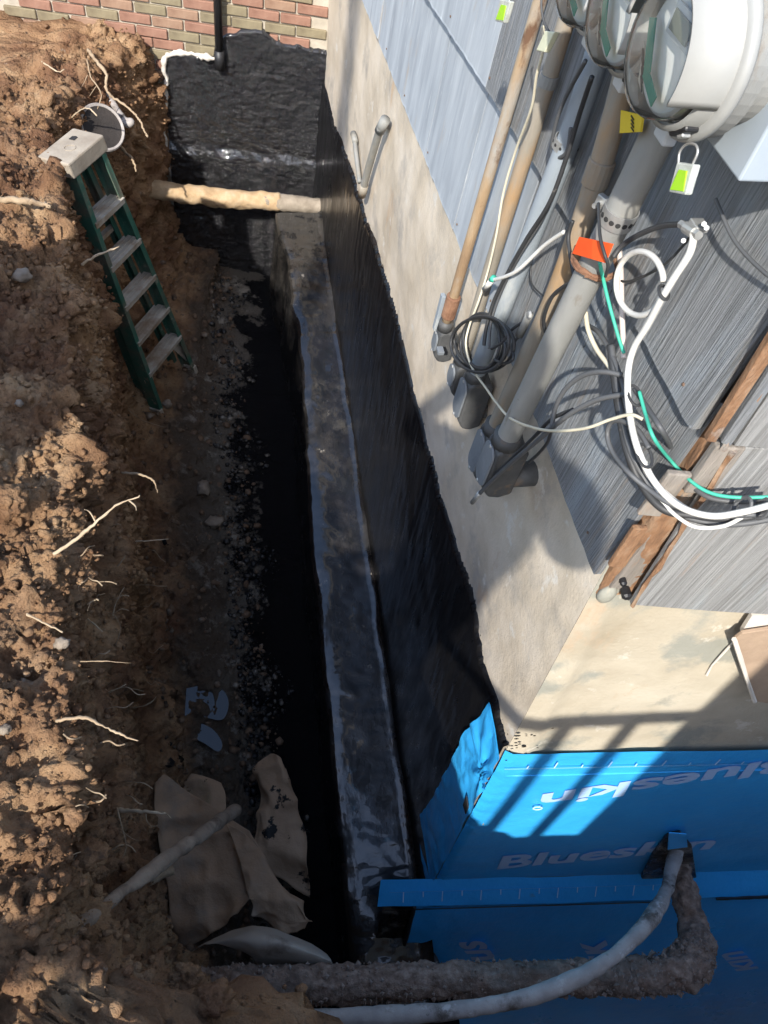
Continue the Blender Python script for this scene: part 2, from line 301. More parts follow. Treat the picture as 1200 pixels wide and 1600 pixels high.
# ground on the street side, beyond the trench end (L-shaped trench runs on round the house)
g = MB(); yl = -.98
xs = np.linspace(-4.5, 7, 150); prof = [(-9, 1.70), (-3, 1.66), (-1.5, 1.56), (-1.2, 1.50), (-1.08, 1.45), (-1.0, 1.50), (-.95, 1.9), (-.92, 2.6), (-.88, 3.2), (-.80, 3.9), (-.6, 4.8), (-.2, 5.0), (.9, 5.1)]
B = np.array([[[x, y, H-d] for (y, d) in prof] for x in xs]); q = B.reshape(-1, 3); wgt = np.tile(np.array([0,.2,.4,.6,.5,.6,1,1,1,1,.7,.3,.2]), len(xs))
q += (np.stack([0*q[:,0], fbm(q, 3, 4, 31)*.06, fbm(q, 5, 4, 32)*.05], 1))*wgt[:, None]
lo = B[B[:, 0, 0] > -.1]; tag(fastgrid('street_side_ground', B, SOIL, flip=True), kind='structure')
# ---------------------------------------------------------------- house: foundation, footing, tar, siding
XA = .82                                                    # foundation face of the long wall
EB = Vector((.9876, -.157, 0)).normalized(); NB = Vector((-.157, -.9876, 0)).normalized()   # end wall: along, outward
BAT = -.117                                                 # batter of the end wall and of the corner
def cornerY(d): return .72+(d-1.395)*BAT
BN = EB.cross(Vector((0, BAT, -1))).normalized()            # normal of the battered end wall
def onB(px, py, off=0):
    p0 = Vector((XA, cornerY(2.0), H-2.0)); n = BN if BN.y < 0 else -BN
    return on_plane(px, py, p0+n*off, n)
def Bpt(s, d, off=0): return Vector((XA, cornerY(d), H-d))+EB*s+NB*off
def B_s(p): return (p-Vector((XA, cornerY(H-p.z), p.z))).dot(EB)
house = thing('house', 'grey shingled house with a bare stucco foundation wall on the right of the trench', 'house', (XA, .72, 0))
# long foundation wall
ys = np.concatenate([np.linspace(0, 1, 260)**1.0*4.55]); ds = np.linspace(1.15, 4.2, 150)
A = np.zeros((len(ds), len(ys), 3))
for i, d in enumerate(ds):
    A[i, :, 1] = cornerY(d)+ys*(5.3-cornerY(d))/4.55; A[i, :, 0] = XA; A[i, :, 2] = H-d
q = A.reshape(-1, 3); edge = np.clip((q[:,1]-np.array([cornerY(H-z) for z in q[:,2]]))/.06, 0, 1)
q[:, 0] += fbm(q, 2.5, 4, 41)*.010*edge+fbm(q, 25, 3, 42)*.0025*edge
fastgrid('foundation_wall', A, STUCCO, house, flip=True)
# end wall
ss = np.linspace(0, 3.6, 220); A = np.zeros((len(ds), len(ss), 3))
for i, d in enumerate(ds):
    for j, s in enumerate(ss): A[i, j] = Bpt(s, d)
q = A.reshape(-1, 3); sv = np.tile(ss, len(ds)); edge = np.clip(sv/.05, 0, 1)
q[:, 1] += fbm(q, 3, 4, 43)*.010*edge+fbm(q, 25, 3, 44)*.003*edge-(.012*np.exp(-((sv-.05)/.03)**2))*(1+fbm(q, 8, 2, 45))
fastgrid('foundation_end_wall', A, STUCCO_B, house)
# tar coat on the long wall, ragged upper edge
tp = [(505,128),(520,185),(546,252),(570,330),(596,410),(622,500),(640,585),(655,640),(672,705),(697,800),(722,880),(740,935),(752,1000),(765,1060),(785,1115),(797,1168)]
tq = [onX(x, y, XA-.006) for x, y in tp][::-1]
ty = np.array([p.y for p in tq]); td = np.array([H-p.z for p in tq])
yy = np.linspace(cornerY(2.4)-.02, 4.84, 760); rows = 46; A = np.zeros((rows, len(yy), 3))
e = np.stack([yy, 0*yy, 0*yy], 1)
top = np.interp(yy, ty, td)+.018*fbm(e, 9, 4, 51)+.03*np.abs(fbm(e, 45, 3, 52))*(fbm(e, 5, 2, 53) > -.1)
for i in range(rows):
    f = (i/(rows-1))**1.3; A[i, :, 2] = H-(top+(4.18-top)*f); A[i, :, 1] = np.maximum(yy, 0)
    A[i, :, 0] = XA-.006
q = A.reshape(-1, 3); cy = .72+((H-q[:,2])-1.395)*BAT
q[:, 1] = 4.84-(4.84-q[:,1])*(4.84-cy)/(4.84-(cornerY(2.4)-.02))
q[:, 0] += -.008+fbm(q, 2.5, 4, 41)*.010+fbm(q*np.array([1,1,.3]), 30, 3, 55)*.0025
A[0, :, 0] = XA+.012
fastgrid('tar_coating', A, TARWALL, house, flip=True)
# splashes of tar just above the edge
sp = MB()
for k in range(150):
    px = rng.uniform(0, 1); i = int(px*(len(yy)-1)); y = yy[i]; d = top[i]-abs(rng.normal(0, .018)); r = rng.uniform(.001, .006)
    if y < 1.4 and d < 2.1: continue
    sp.lathe([(0, 0), (r, 0)], (XA-.0035-.007, y, H-d), (-1, 0, 0), 6)
for k in range(60):                                              # tar dabs by the corner of the end wall
    s = abs(rng.normal(0, .05)) if k < 25 else rng.uniform(.1, .5); d = 2.33-abs(rng.normal(0, .03)) if k >= 25 else rng.uniform(2.05, 2.36)
    sp.lathe([(0, 0), (rng.uniform(.002, .008), 0)], Bpt(s, d, .016), NB, 6)
sp.build('tar_splash', TAR, house, fix=False)['kind'] = 'stuff'
# footing: rounded concrete ledge under the long wall, tarred over
fe = [(432,335),(448,400),(462,500),(475,600),(480,700),(487,830),(503,1000),(520,1200),(533,1350),(548,1500)]
pn = Vector((0, .225, -1)).normalized()
fl = [on_plane(x, y, (0, 0, H-3.93), (0, -.225, 1)) for x, y in fe][::-1]
fy = np.array([p.y for p in fl]); fx = np.array([p.x for p in fl])
yy = np.linspace(-.25, 4.36, 420); prof = []
A = np.zeros((34, len(yy), 3)); e = np.stack([yy, 0*yy, 0*yy], 1)
ex = np.interp(yy, fy, fx)+.03*fbm(e, 4, 4, 61)*np.clip((yy-.8)/1.5, .35, 1); fd = foot_d(yy)
tt = np.concatenate([np.linspace(0, 1, 16), np.linspace(1, 2, 18)[1:], [2.02]])
for i, t in enumerate(tt):
    if t <= 1:
        A[i, :, 0] = XA+.01+(ex-XA-.01)*t; A[i, :, 2] = H-fd+.035*max(0, (.12-t)/.12)-.012*max(0, t-.85)/.15
    else:
        u = t-1; A[i, :, 0] = ex-.035*u; A[i, :, 2] = H-(fd+.012+(floor_d(yy)+.12-fd-.012)*u)
    A[i, :, 1] = yy
q = A.reshape(-1, 3); q += np.stack([fbm(q, 6, 4, 62)*.014, 0*q[:,0], fbm(q, 3, 3, 63)*.016+fbm(q, 40, 3, 64)*.004], 1)
fastgrid('footing', A, TARFOOT, house)

# ---------------------------------------------------------------- brick building across the end of the trench
EK = Vector((.984, -.176, 0)).normalized(); NK = Vector((-.176, -.984, 0)).normalized()
K0 = Vector((XA, 4.70, H-2.31))
def onK(px, py, off=0): return on_plane(px, py, K0+NK*off, NK)
bb = thing('brick_building', 'old red and olive brick building at the far trench end, its base tarred black', 'building', (.3, 4.8, 0))
A = np.array([[K0+EK*s+NK*(-.012)+Vector((0, 0, z)) for s in np.linspace(-2.6, .02, 12)] for z in np.linspace(-1.5, 1.2, 8)])
fastgrid('mortar_wall', A, MORTAR, bb)
bm_ = bpy.data.meshes.new('brick'); t_ = bmesh.new(); bmesh.ops.create_cube(t_, size=1)
bmesh.ops.scale(t_, vec=(.170, .05, .049), verts=t_.verts); bmesh.ops.bevel(t_, geom=t_.edges, offset=.004, segments=1, affect='EDGES'); t_.to_mesh(bm_); t_.free()
bms = []
for m in BRICKS:
    c_ = bm_.copy(); c_.materials.append(m); bms.append(c_)
ang = math.atan2(EK.y, EK.x); zc = .0
for row in range(-6, 15):
    z = row*.0595+.03
    for k in range(-1, 11):
        s = -.09-k*.180-(.09 if row % 2 else 0)
        if s < -1.75 or s > -.02: continue
        o = bpy.data.objects.new('brick', bms[int(rng.choice([0,0,1,1,2]))]); COL.objects.link(o); o.parent = bb
        p = K0+EK*(s+rng.uniform(-.003, .003))+NK*(-.021+rng.uniform(-.003, .003))+Vector((0, 0, z+rng.uniform(-.002, .002)))
        o.location = p-bb.location; o.rotation_euler = (rng.uniform(-.012, .012), rng.uniform(-.012, .012), ang+rng.uniform(-.012, .012))
# tarred base: outline from its left edge to the corner, a ledge part way down
ol = [(255,98),(264,90),(300,86),(332,92),(336,66),(352,54),(383,48),(410,50),(432,66),(455,70),(480,76),(508,84)]
oq = [onK(x, y, .03) for x, y in ol]; os_ = np.array([(p-K0).dot(EK) for p in oq]); oz = np.array([p.z for p in oq])
ss = np.linspace(os_[0]-.01, .01, 300); e = np.stack([ss, 0*ss, 0*ss], 1); topz = np.interp(ss, os_, oz)+.012*fbm(e, 25, 3, 71)
rows = 190; A = np.zeros((rows, len(ss), 3)); led = H-2.78
for i in range(rows):
    f = i/(rows-1)
    z = topz+(H-3.75-topz)*f
    off = .022+np.clip((led+.03*fbm(np.stack([ss, 0*ss, 0*ss], 1), 5, 3, 75)-z)/.05, 0, 1)*(.026+.022*fbm(np.stack([ss, 0*ss+3, 0*ss], 1), 7, 3, 76))+.05*np.clip((H-3.2-z)/.5, 0, 1)
    A[i, :, 0] = K0.x+EK.x*ss+NK.x*off; A[i, :, 1] = K0.y+EK.y*ss+NK.y*off; A[i, :, 2] = z
q = A.reshape(-1, 3); dz = .009*fbm(q, 5, 4, 72)+.006*fbm(q*np.array([1,1,2.2]), 22, 3, 73)
q[:, 0] += NK.x*dz; q[:, 1] += NK.y*dz
A[0] += np.array([-NK.x, -NK.y, 0])*.05; A[:, 0] += np.array([-NK.x, -NK.y, 0])*.12
fastgrid('tarred_base', A, TAR, bb)
# whitish parge crust round the edge of the tar
cr = MB(); pr = [onK(x, y, .03) for x, y in [(338,92),(318,89),(296,84),(270,84),(256,95),(259,130),(258,170),(254,200),(262,235),(268,275)]]
cr.tube(spline(pr, 8), .012, 7, jit=.022, jf=34)
cr.build('mortar_crust', M('crust', [(.3, (.50,.46,.40)), (.7, (.70,.66,.6))], scale=30, bump=.5, bscale=90), bb, smooth=True)
dp = thing('drain_pipe', 'black drainpipe running down the brick wall into the tarred base', 'pipe', tuple(onK(343, 95, .07)))
BLK = M('black_plastic', [(.3, (.010,.010,.011)), (.7, (.02,.02,.022))], scale=9, rough=(.35,.6), bump=.1)
MB().tube([onK(343, 100, .06)-Vector((0,0,.02)), onK(343, 100, .06)+Vector((0,0,1.5))], .023, 14).build('pipe_run', BLK, dp, smooth=True)
MB().tube([onK(343, 93, .06)-Vector((0,0,.05)), onK(343, 93, .06)+Vector((0,0,.05))], .029, 14).build('collar', BLK, dp, smooth=True)

# ---------------------------------------------------------------- siding
def wood(name, st, groove, scale=3.5, **kw):
    return M(name, st, scale=scale, stretch=(40, 40, .7), detail=4, rough=(.75,.95), bump=groove, bscale=5.5, bdist=.012, spec=.2, **kw)
SID_S = M('pale_shingle', [(.3, (.26,.285,.31)), (.5, (.34,.37,.40)), (.7, (.42,.45,.475))], scale=2.6, stretch=(6, 6, 1.0), rough=(.75,.95), bump=.14, bscale=14, bdist=.006, bstretch=(8,8,1), spec=.2,
          layers=[((.36,.31,.25), 4, .66, .08, (3,3,.8)), ((.50,.53,.55), 8, .66, .06, (5,5,.7)), ((.20,.19,.18), 14, .74, .03, (9,9,.5))])
SID_G = wood('grooved_shingle', [(.25, (.14,.146,.15)), (.42, (.205,.214,.221)), (.58, (.265,.275,.284)), (.78, (.36,.37,.38))], .85,
             layers=[((.25,.20,.155), 2.2, .64, .08, (6,6,.6)), ((.30,.34,.38), 3, .62, .1, (3,3,.6))])
SID_B = wood('end_shingle', [(.25, (.16,.155,.15)), (.45, (.24,.24,.235)), (.6, (.31,.31,.305)), (.78, (.40,.395,.385))], .6,
             layers=[((.33,.23,.16), 2.5, .63, .05, (8,8,.5)), ((.29,.33,.35), 3, .60, .08, (2,2,.6))])
ROT = M('rotten_wood', [(.3, (.13,.07,.04)), (.5, (.27,.145,.075)), (.7, (.38,.26,.17))], scale=9, stretch=(3,3,1), rough=(.85,1), bump=.8, bscale=40, bdist=.01,
        layers=[((.33,.31,.28), 6, .62, .05), ((.06,.045,.035), 11, .66, .04)])
GREYW = M('grey_wood', [(.3, (.17,.15,.13)), (.7, (.33,.29,.25))], scale=5, stretch=(9,9,1), rough=(.85,1), bump=.7, bscale=14, bdist=.01, bstretch=(9,9,1), layers=[((.36,.19,.09), 4, .62, .05, (4,4,.6))])
XS = .800
def line_pt(P, Q, Y):
    f = (Y-P.y)/(Q.y-P.y); return P.z+(Q.z-P.z)*f
L0 = [onX(x, y, XS) for x, y in [(935,912),(840,662),(720,390),(600,85),(540,-70)]]
L1 = [onX(x, y, XS) for x, y in [(1090,668),(1010,520),(892,333),(785,165),(675,0),(560,-180)]]
def zl(Ls, Y):
    a = [(p.y, p.z) for p in Ls]; a.sort(); ys_ = [q[0] for q in a]; zs_ = [q[1] for q in a]
    if Y > ys_[-1]: return zs_[-1]+(zs_[-1]-zs_[-2])/(ys_[-1]-ys_[-2])*(Y-ys_[-1])
    if Y < ys_[0]: return zs_[0]+(zs_[1]-zs_[0])/(ys_[1]-ys_[0])*(Y-ys_[0])
    return float(np.interp(Y, ys_, zs_))
def shingle(y0, y1, lo, hi, mat, x_lo, x_hi, rag=.004, nm='shingle'):
    """tapered shingle: thick ragged butt at the bottom, thin head; x = outer face"""
    n = max(3, int((y1-y0)/.03)); Ys = np.linspace(y0, y1, n); b = MB(); pts = []
    for Y in Ys:
        jz = rng.uniform(-rag, rag); zb, zt = lo(Y)+jz, hi(Y)
        pts.append([(x_lo, Y, zb), (x_lo+.001, Y, zb+.006), (x_hi, Y, zt), (x_lo+.018, Y, zb), (x_hi+.004, Y, zt)])
    for k in range(n-1):
        a, c = pts[k], pts[k+1]; i = len(b.v)
        b.add(a+c, [(0,1,6,5), (1,2,7,6), (0,5,8,3), (3,8,9,4), (2,4,9,7)])
    b.add(pts[0], [(0,1,2,4,3)]); b.add(pts[-1], [(0,3,4,2,1)])
    return b.build(nm, mat, house)
ej = [.725, 1.45, 1.62]
def nails(y0, y1, zf_, x):
    for y in np.arange(y0+.05, y1, .40):
        MB().lathe([(0, .0025), (.003, .002), (.0038, 0)], (x, y+rng.uniform(-.02, .02), zf_(y)+.035+rng.uniform(-.004, .004)), (-1, 0, 0), 8).build('nail', NAIL, house)
NAIL = M('rusty_nail', [(.3, (.10,.06,.04)), (.7, (.20,.13,.09))], bump=.2)
nails(.75, 3.3, lambda Y: zl(L0, Y), XS-.0015); nails(.75, 3.0, lambda Y: zl(L1, Y), XS-.0155)
# lower course, near half grooved and far half pale and smooth
for (y0, y1, m) in [(.722, 1.120, SID_G), (1.125, 1.575, SID_G), (1.580, 2.02, SID_S), (2.025, 2.44, SID_S), (2.445, 3.35, SID_S), (3.355, 4.30, SID_S), (4.304, 4.90, SID_S)]:
    shingle(y0, y1, lambda Y: zl(L0, Y), lambda Y: zl(L1, Y)+.06, m, XS-.002+rng.uniform(-.0015, .0015), XS+.008)
for (y0, y1, m) in [(.722, 1.29, SID_G), (1.293, 2.0, SID_G), (2.003, 2.9, SID_S), (2.904, 4.0, SID_S), (4.004, 4.9, SID_S)]:
    shingle(y0, y1, lambda Y: zl(L1, Y), lambda Y: zl(L1, Y)+.62, m, XS-.016, XS-.002, rag=.003)
for (y0, y1, m) in [(.722, 1.6, SID_G), (1.604, 2.6, SID_S), (2.604, 4.9, SID_S)]:
    shingle(y0, y1, lambda Y: zl(L1, Y)+.58, lambda Y: zl(L1, Y)+1.3, m, XS-.028, XS-.012, rag=.003)
MB().box((XA+.03+.02, 2.8, H-.75), (.06, 4.2, 1.3)).build('sheathing', GREYW, house)
# rotten corner board between the two sidings
pts = [onX(x, y, XA+.012) for x, y in [(936,905),(990,842),(1050,762),(1120,680),(1200,585),(1235,545)]]
zt = [p.z for p in pts]
cb = MB(); zz = np.linspace(H-1.43, H-.25, 90); A = np.zeros((len(zz), 14, 3))
for i, z in enumerate(zz):
    for j in range(14):
        f = j/13
        if f < .35: A[i, j] = (XA+.006, .735-.03*f/.35, z)
        else: A[i, j] = Vector((XA+.010, .705, z))+EB*((f-.35)/.65*.10)
q = A.reshape(-1, 3); rn = fbm(q*np.array([1,1,.35]), 22, 4, 81)*.016+fbm(q, 60, 2, 82)*.005
q += np.stack([-rn*.6, -rn*.8, 0*rn], 1)
for i, z in enumerate(zz):
    wB = .34 if z > H-1.12 else 1.0
    for j in range(5, 14): A[i, j] = A[i, 5]+(A[i, j]-A[i, 5])*wB
fastgrid('corner_board', A, ROT, house, smooth=False)
for (pa, pb, w_, th, mt) in [((1087,762),(1140,690),.052,.02,GREYW), ((1012,800),(1062,735),.045,.012,GREYW), ((960,880),(1000,820),.03,.012,ROT)]:
    a = on_plane(*pa, Vector((XA, .712, 0))+NB*.02, NB); b_ = on_plane(*pb, Vector((XA, .712, 0))+NB*.02, NB); t = (b_-a).normalized(); u = t.cross(NB).normalized()
    MB().box((a+b_)/2+NB*.004, ((b_-a).length, w_, th), (t, u, NB)).build('corner_trim', mt, house, bevel=.003)
# end wall siding: polygons on the end wall plane (px), staggered sheets of shingle
def onBV(px, py, off=0): return on_plane(px, py, Vector((XA, .712, 0))+NB*off, NB)
def bsh(poly, off, th, mat, nm='end_shingle'):
    P = [onBV(x, y, off) for x, y in poly]; return MB().prism(P, -NB*th).build(nm, mat, house, bevel=.0015)
bsh([(985,945),(1143,699),(1262,704),(1262,964),(1110,955)], .030, .012, SID_B)
bsh([(1262,964),(1262,704),(1600,712),(1600,975)], .030, .012, SID_B)
bsh([(1103,690),(1118,692),(1260,480),(1240,470)], .036, .014, ROT, 'rotten_strip')
bsh([(1127,693),(1142,697),(1300,470),(1280,460)], .040, .016, SID_G)
bsh([(1147,697),(1215,702),(1330,520),(1300,468)], .038, .016, SID_B)
bsh([(1219,702),(1500,712),(1500,500),(1335,520)], .038, .016, SID_B)
for (x0, y0, x1, y1) in [(988,947,1145,703), (1128,700,1210,580)]:
    a, b_ = onBV(x0, y0, .033), onBV(x1, y1, .033)
    MB().tube([a+(b_-a)*t+Vector((0,0,0))+NB*rng.uniform(-.003, .003) for t in np.linspace(0, 1, 14)], .006, 5, jit=.006, jf=60).build('splintered_edge', ROT, house)
# two dark knots of old mastic and the peeling scrap on the end wall
for (x, y, r) in [(974,911,.008), (979,931,.012)]:
    p = onB(x, y, .030); MB().lathe([(0, .008), (r*.6, .007), (r, .002), (r*.9, -.02)], p, NB, 9).build('bolt_hole', BLK, house)
MB().add([onB(948, 928, .01)+v*.022 for v in [Vector((math.cos(t)*math.sin(f), -math.sin(t)*math.sin(f)*.7, math.cos(f)*1.5)) for f in np.linspace(.1, 3.04, 8) for t in np.linspace(0, 2*math.pi, 12, endpoint=False)]],
         [(i*12+k, i*12+(k+1) % 12, (i+1)*12+(k+1) % 12, (i+1)*12+k) for i in range(7) for k in range(12)])  .build('mortar_dab', STUCCO_B, house, smooth=True)
pp = thing('peeling_board', 'brown board with a torn pale edge peeling from the stucco end wall at the right', 'board', tuple(onB(1175, 1030, .03)))
PEEL = M('brown_board', [(.3, (.27,.19,.13)), (.7, (.40,.29,.20))], scale=8, rough=(.8,.95), bump=.3, bscale=60)
PALE = M('torn_edge', [(.3, (.52,.47,.40)), (.7, (.66,.61,.54))], scale=14, rough=(.8,.95), bump=.3)
MB().prism([onB(x, y, .045) for x, y in [(1147,1000),(1160,990),(1260,975),(1260,1110),(1180,1096),(1170,1062),(1158,1030)]], -NB*.01).build('sheet', PEEL, pp, bevel=.002)
MB().prism([onB(x, y, .03) for x, y in [(1158,989),(1175,962),(1260,958),(1260,978)]], -NB*.012).build('torn_paper', PALE, pp)
MB().tube([onB(x, y, .048) for x, y in [(1147,999),(1157,1030),(1167,1060),(1179,1096)]], .006, 6, jit=.004, jf=80).build('torn_edge', PALE, pp)
MB().tube([onB(x, y, .006) for x, y in [(1148,1001),(1130,1020),(1112,1040),(1104,1055)]], .003, 5, jit=.003, jf=80).build('crack_lip', PALE, pp)

# ---------------------------------------------------------------- waterproof membrane on the end wall
BLUE = M('blue_film', [(.3, (.030,.36,.82)), (.7, (.045,.43,.90))], scale=4, rough=(.25,.42), bump=.4, bscale=7, bdist=.02, spec=.5, layers=[((.16,.16,.15), 6, .72, .05)])
LETT = M('print_white', [(.3, (.36,.56,.86)), (.7, (.44,.62,.90))], scale=8, rough=(.35,.5), bump=0)
LETL = M('print_line', [(.3, (.50,.70,.92)), (.7, (.58,.76,.94))], scale=8, rough=(.35,.5), bump=0)
mem = thing('waterproof_membrane', 'blue waterproofing sheet with pale print, wrapped over the foundation at the bottom right', 'membrane', (XA+.5, .4, 0))
tl, tr = onB(800, 1180, .02), onB(1200, 1172, .02); sl_, sr_ = B_s(tl), B_s(tr); dl_, dr_ = H-tl.z, H-tr.z
def topd(s): return dl_+(dr_-dl_)*(s-sl_)/(sr_-sl_)
cl, cR = onB(690, 1372, .02), onB(1050, 1362, .02); c0s, c1s = B_s(cl), B_s(cR); c0d, c1d = H-cl.z, H-cR.z
def cantd(s): return c0d+(c1d-c0d)*(s-c0s)/(c1s-c0s)
ss = np.linspace(.0, 3.3, 190); rows = 120
def wrinkle(q):
    s_ = (q[:,0]-XA); return .003*fbm(q, 4, 3, 91)+.005*np.abs(fbm(q*np.array([1,1,2.]), 7, 2, 191))*np.exp(-np.clip(s_-.02, 0, 9)/.10)
A = np.zeros((rows, len(ss), 3))
for j, s in enumerate(ss):
    for i in range(rows):
        A[i, j] = Bpt(s, topd(s)+(cantd(s)+.03-topd(s))*i/(rows-1), .018)
q = A.reshape(-1, 3); sv = np.tile(ss, rows); dv = H-q[:, 2]
wr = wrinkle(q)
q += np.outer(wr, np.array(NB)); q[:, 1] += .03*np.clip(1-sv/.02, 0, 1)*0
A[:, 0, :] = A[:, 0, :]+np.array([-.004, .012, 0])
fastgrid('sheet', A, BLUE, mem)
# flap wrapped round onto the long wall
fo = [(766,1096),(752,1116),(738,1130),(728,1142),(712,1175),(694,1212),(676,1246),(657,1274),(655,1310),(661,1345),(672,1372)]
fq = [onX(x, y, XA-.022) for x, y in fo]; fd_ = np.array([H-p.z for p in fq]); fy_ = np.array([p.y for p in fq])
fr = [(766,1096),(776,1104),(776,1124),(772,1140),(778,1160),(790,1180)]; rq = [onX(x, y, XA-.022) for x, y in fr]; rd_ = np.array([H-p.z for p in rq]); ry_ = np.array([p.y for p in rq])
A = np.zeros((80, 40, 3)); dd_ = np.linspace(fd_.min()+.002, fd_.max(), 80)
o_ = np.argsort(fd_); o2 = np.argsort(rd_)
for i, d in enumerate(dd_):
    yl_ = np.interp(d, fd_[o_], fy_[o_]); yr_ = np.interp(d, rd_[o2], ry_[o2]) if d < rd_.max() else cornerY(d)-.02
    yr_ = max(yr_, cornerY(d)-.02)
    if d < rd_.max(): yr_ = np.interp(d, rd_[o2], ry_[o2])
    for j in range(40): A[i, j] = (XA-.022, yl_+(yr_-yl_)*j/39, H-d)
q = A.reshape(-1, 3); qc = onX(765, 1205, XA); rr = np.hypot(q[:,1]-qc.y, q[:,2]-qc.z); an = np.arctan2(q[:,2]-qc.z, q[:,1]-qc.y)
q[:, 0] += .005*fbm(q, 9, 4, 93)-.009*np.sin(an*9+2*fbm(q, 6, 2, 94))*np.exp(-rr/.22)-.008*np.abs(fbm(q, 14, 2, 95))
fastgrid('corner_flap', A, BLUE, mem)
# cant strip over the footing, black edge, lower sheet over the footing face
def cant_row(s, t): # t 0..1 from wall to lip
    d = cantd(s)+.02+(.115)*t; return Vector((XA, cornerY(cantd(s)), H-d))+EB*s+NB*(.02+.085*t)
gl = on_plane(590, 1385, cant_row(.3, .3), BN); s0 = -.24
ss = np.linspace(s0, 3.3, 160); A = np.array([[cant_row(s, t) for s in ss] for t in np.linspace(0, 1, 16)])
q = A.reshape(-1, 3); q[:, 2] += .010*fbm(q, 4, 3, 96); q[:, 1] += .008*fbm(q, 3, 3, 196); sk = np.clip(-ss/.24, 0, 1)
A[:, :, 1] += .0
fastgrid('cant_strip', A, BLUE, mem)
A2_ = np.array([[cant_row(s, 1)+NB*.010+Vector((0, 0, -.030*t+.006)) for s in np.linspace(s0+.03, 1.02, 90)] for t in (0, .35, .7, 1)])
A2_[1:, :, 2] += fbm(A2_[1:].reshape(-1, 3), 12, 2, 97).reshape(3, -1)*.004
fastgrid('lap_edge', A2_, BLK, mem)
def low_row(s, t): return cant_row(s, 1)+Vector((0, 0, -.02-1.25*t))+NB*(-.004+.47*t)
ss = np.linspace(-.085, 3.3, 150); A = np.array([[low_row(s, t) for s in ss] for t in np.linspace(0, 1, 30)])
q = A.reshape(-1, 3); q += np.outer(.004*fbm(q, 5, 4, 98)+.003*np.sin(q[:,0]*40)*np.exp(-((q[:,0]-.8)/.08)**2), np.array(NB))
fastgrid('lower_sheet', A, BLUE, mem)
A = np.array([[low_row(s, t)+NB*-.012 for s in np.linspace(s0+.03, .9, 30)] for t in np.linspace(0, 1, 12)]); q = A.reshape(-1, 3); q += np.outer(.014*fbm(q, 14, 4, 99), np.array(NB))
fastgrid('tarred_footing_end', A, TARRUB, house)
MB().tube([low_row(-.08, t)+NB*.004 for t in np.linspace(0, .26, 8)], .009, 6, jit=.005, jf=40).build('black_mastic', BLK, mem)
MB().tube([low_row(s, .26)+NB*.0 for s in np.linspace(s0+.02, -.06, 8)], .008, 6, jit=.005, jf=40).build('black_mastic', BLK, mem)
A = np.array([[low_row(s, t)+NB*.004 for s in np.linspace(s0+.02, -.07, 8)] for t in (.28, .5)]); fastgrid('sheet_remnant', A, BLUE, mem)
# second lap edge and sheet to the right of the pipe
MB().tube([cant_row(s, 1.0)+NB*.006+Vector((0,0,.012+.006*math.sin(s*9))) for s in np.linspace(1.22, 1.75, 24)], .007, 6, jit=.003, jf=30).build('lap_edge', BLK, mem)

def lettering(txt, pos, ex, ey, size, sx=1.0, name='lettering', mat=None, italic=.18):
    cu = bpy.data.curves.new(name, 'FONT'); cu.body = txt; cu.size = size; cu.offset = size*.028; cu.extrude = 0; cu.resolution_u = 3; cu.shear = italic
    to = bpy.data.objects.new(name, cu); COL.objects.link(to); bpy.context.view_layer.update()
    me = bpy.data.meshes.new_from_object(to.evaluated_get(bpy.context.evaluated_depsgraph_get())); bpy.data.objects.remove(to)
    ex = Vector(ex).normalized(); ey = Vector(ey); ey = (ey-ex*ey.dot(ex)).normalized(); ez = ex.cross(ey)
    for v in me.vertices:
        w_ = Vector(pos)+ex*(v.co.x*sx)+ey*v.co.y; v.co = w_+NB*float(wrinkle(np.array([tuple(w_)]))[0])-mem.location
    me.materials.clear(); me.materials.append(mat or LETT); o = bpy.data.objects.new(name, me); COL.objects.link(o); o.parent = mem; return o
UPB = (Bpt(0, 2)-Bpt(0, 3)).normalized()
def bdir(x0, y0, x1, y1): return onB(x1, y1, .024)-onB(x0, y0, .024)
lettering('Blueskin', onB(772, 1358, .0215), bdir(772, 1358, 1110, 1326), UPB, .215, 1.2)
p_end = onB(856, 1228, .0215); ex_ = bdir(1200, 1190, 848, 1243)
t_ = lettering('Blueskin', p_end-ex_.normalized()*.85-UPB*.075, ex_, -UPB, .165, 1.55)
MB().tube([onB(840, 1263, .028)+(EB*math.cos(a)*.016+UPB*math.sin(a)*.013) for a in np.linspace(0, 2*math.pi, 24, endpoint=False)], .0022, 4, closed=True).build('registered_mark_ring', LETL, mem)
lettering('R', onB(844, 1260, .028), ex_, -UPB, .018, 1.1, 'registered_mark', LETL, 0)
lowp = low_row(.4, .3); LN = NB
def onLow(px, py): return on_plane(px, py, lowp+NB*.014, (low_row(.4, .3)-low_row(.4, .6)).cross(low_row(.8, .3)-low_row(.2, .3)))
for (tx, a, b_, sz) in [('us', (775,1500), (722,1428), .23), ('sk', (962,1506), (925,1432), .26), ('kin', (1185,1515), (1105,1430), .20)]:
    pa, pb = onLow(*a), onLow(*b_); lettering(tx, pa, pb-pa, -EB*1.0+Vector((0,0,-.4)), sz, 1.0)
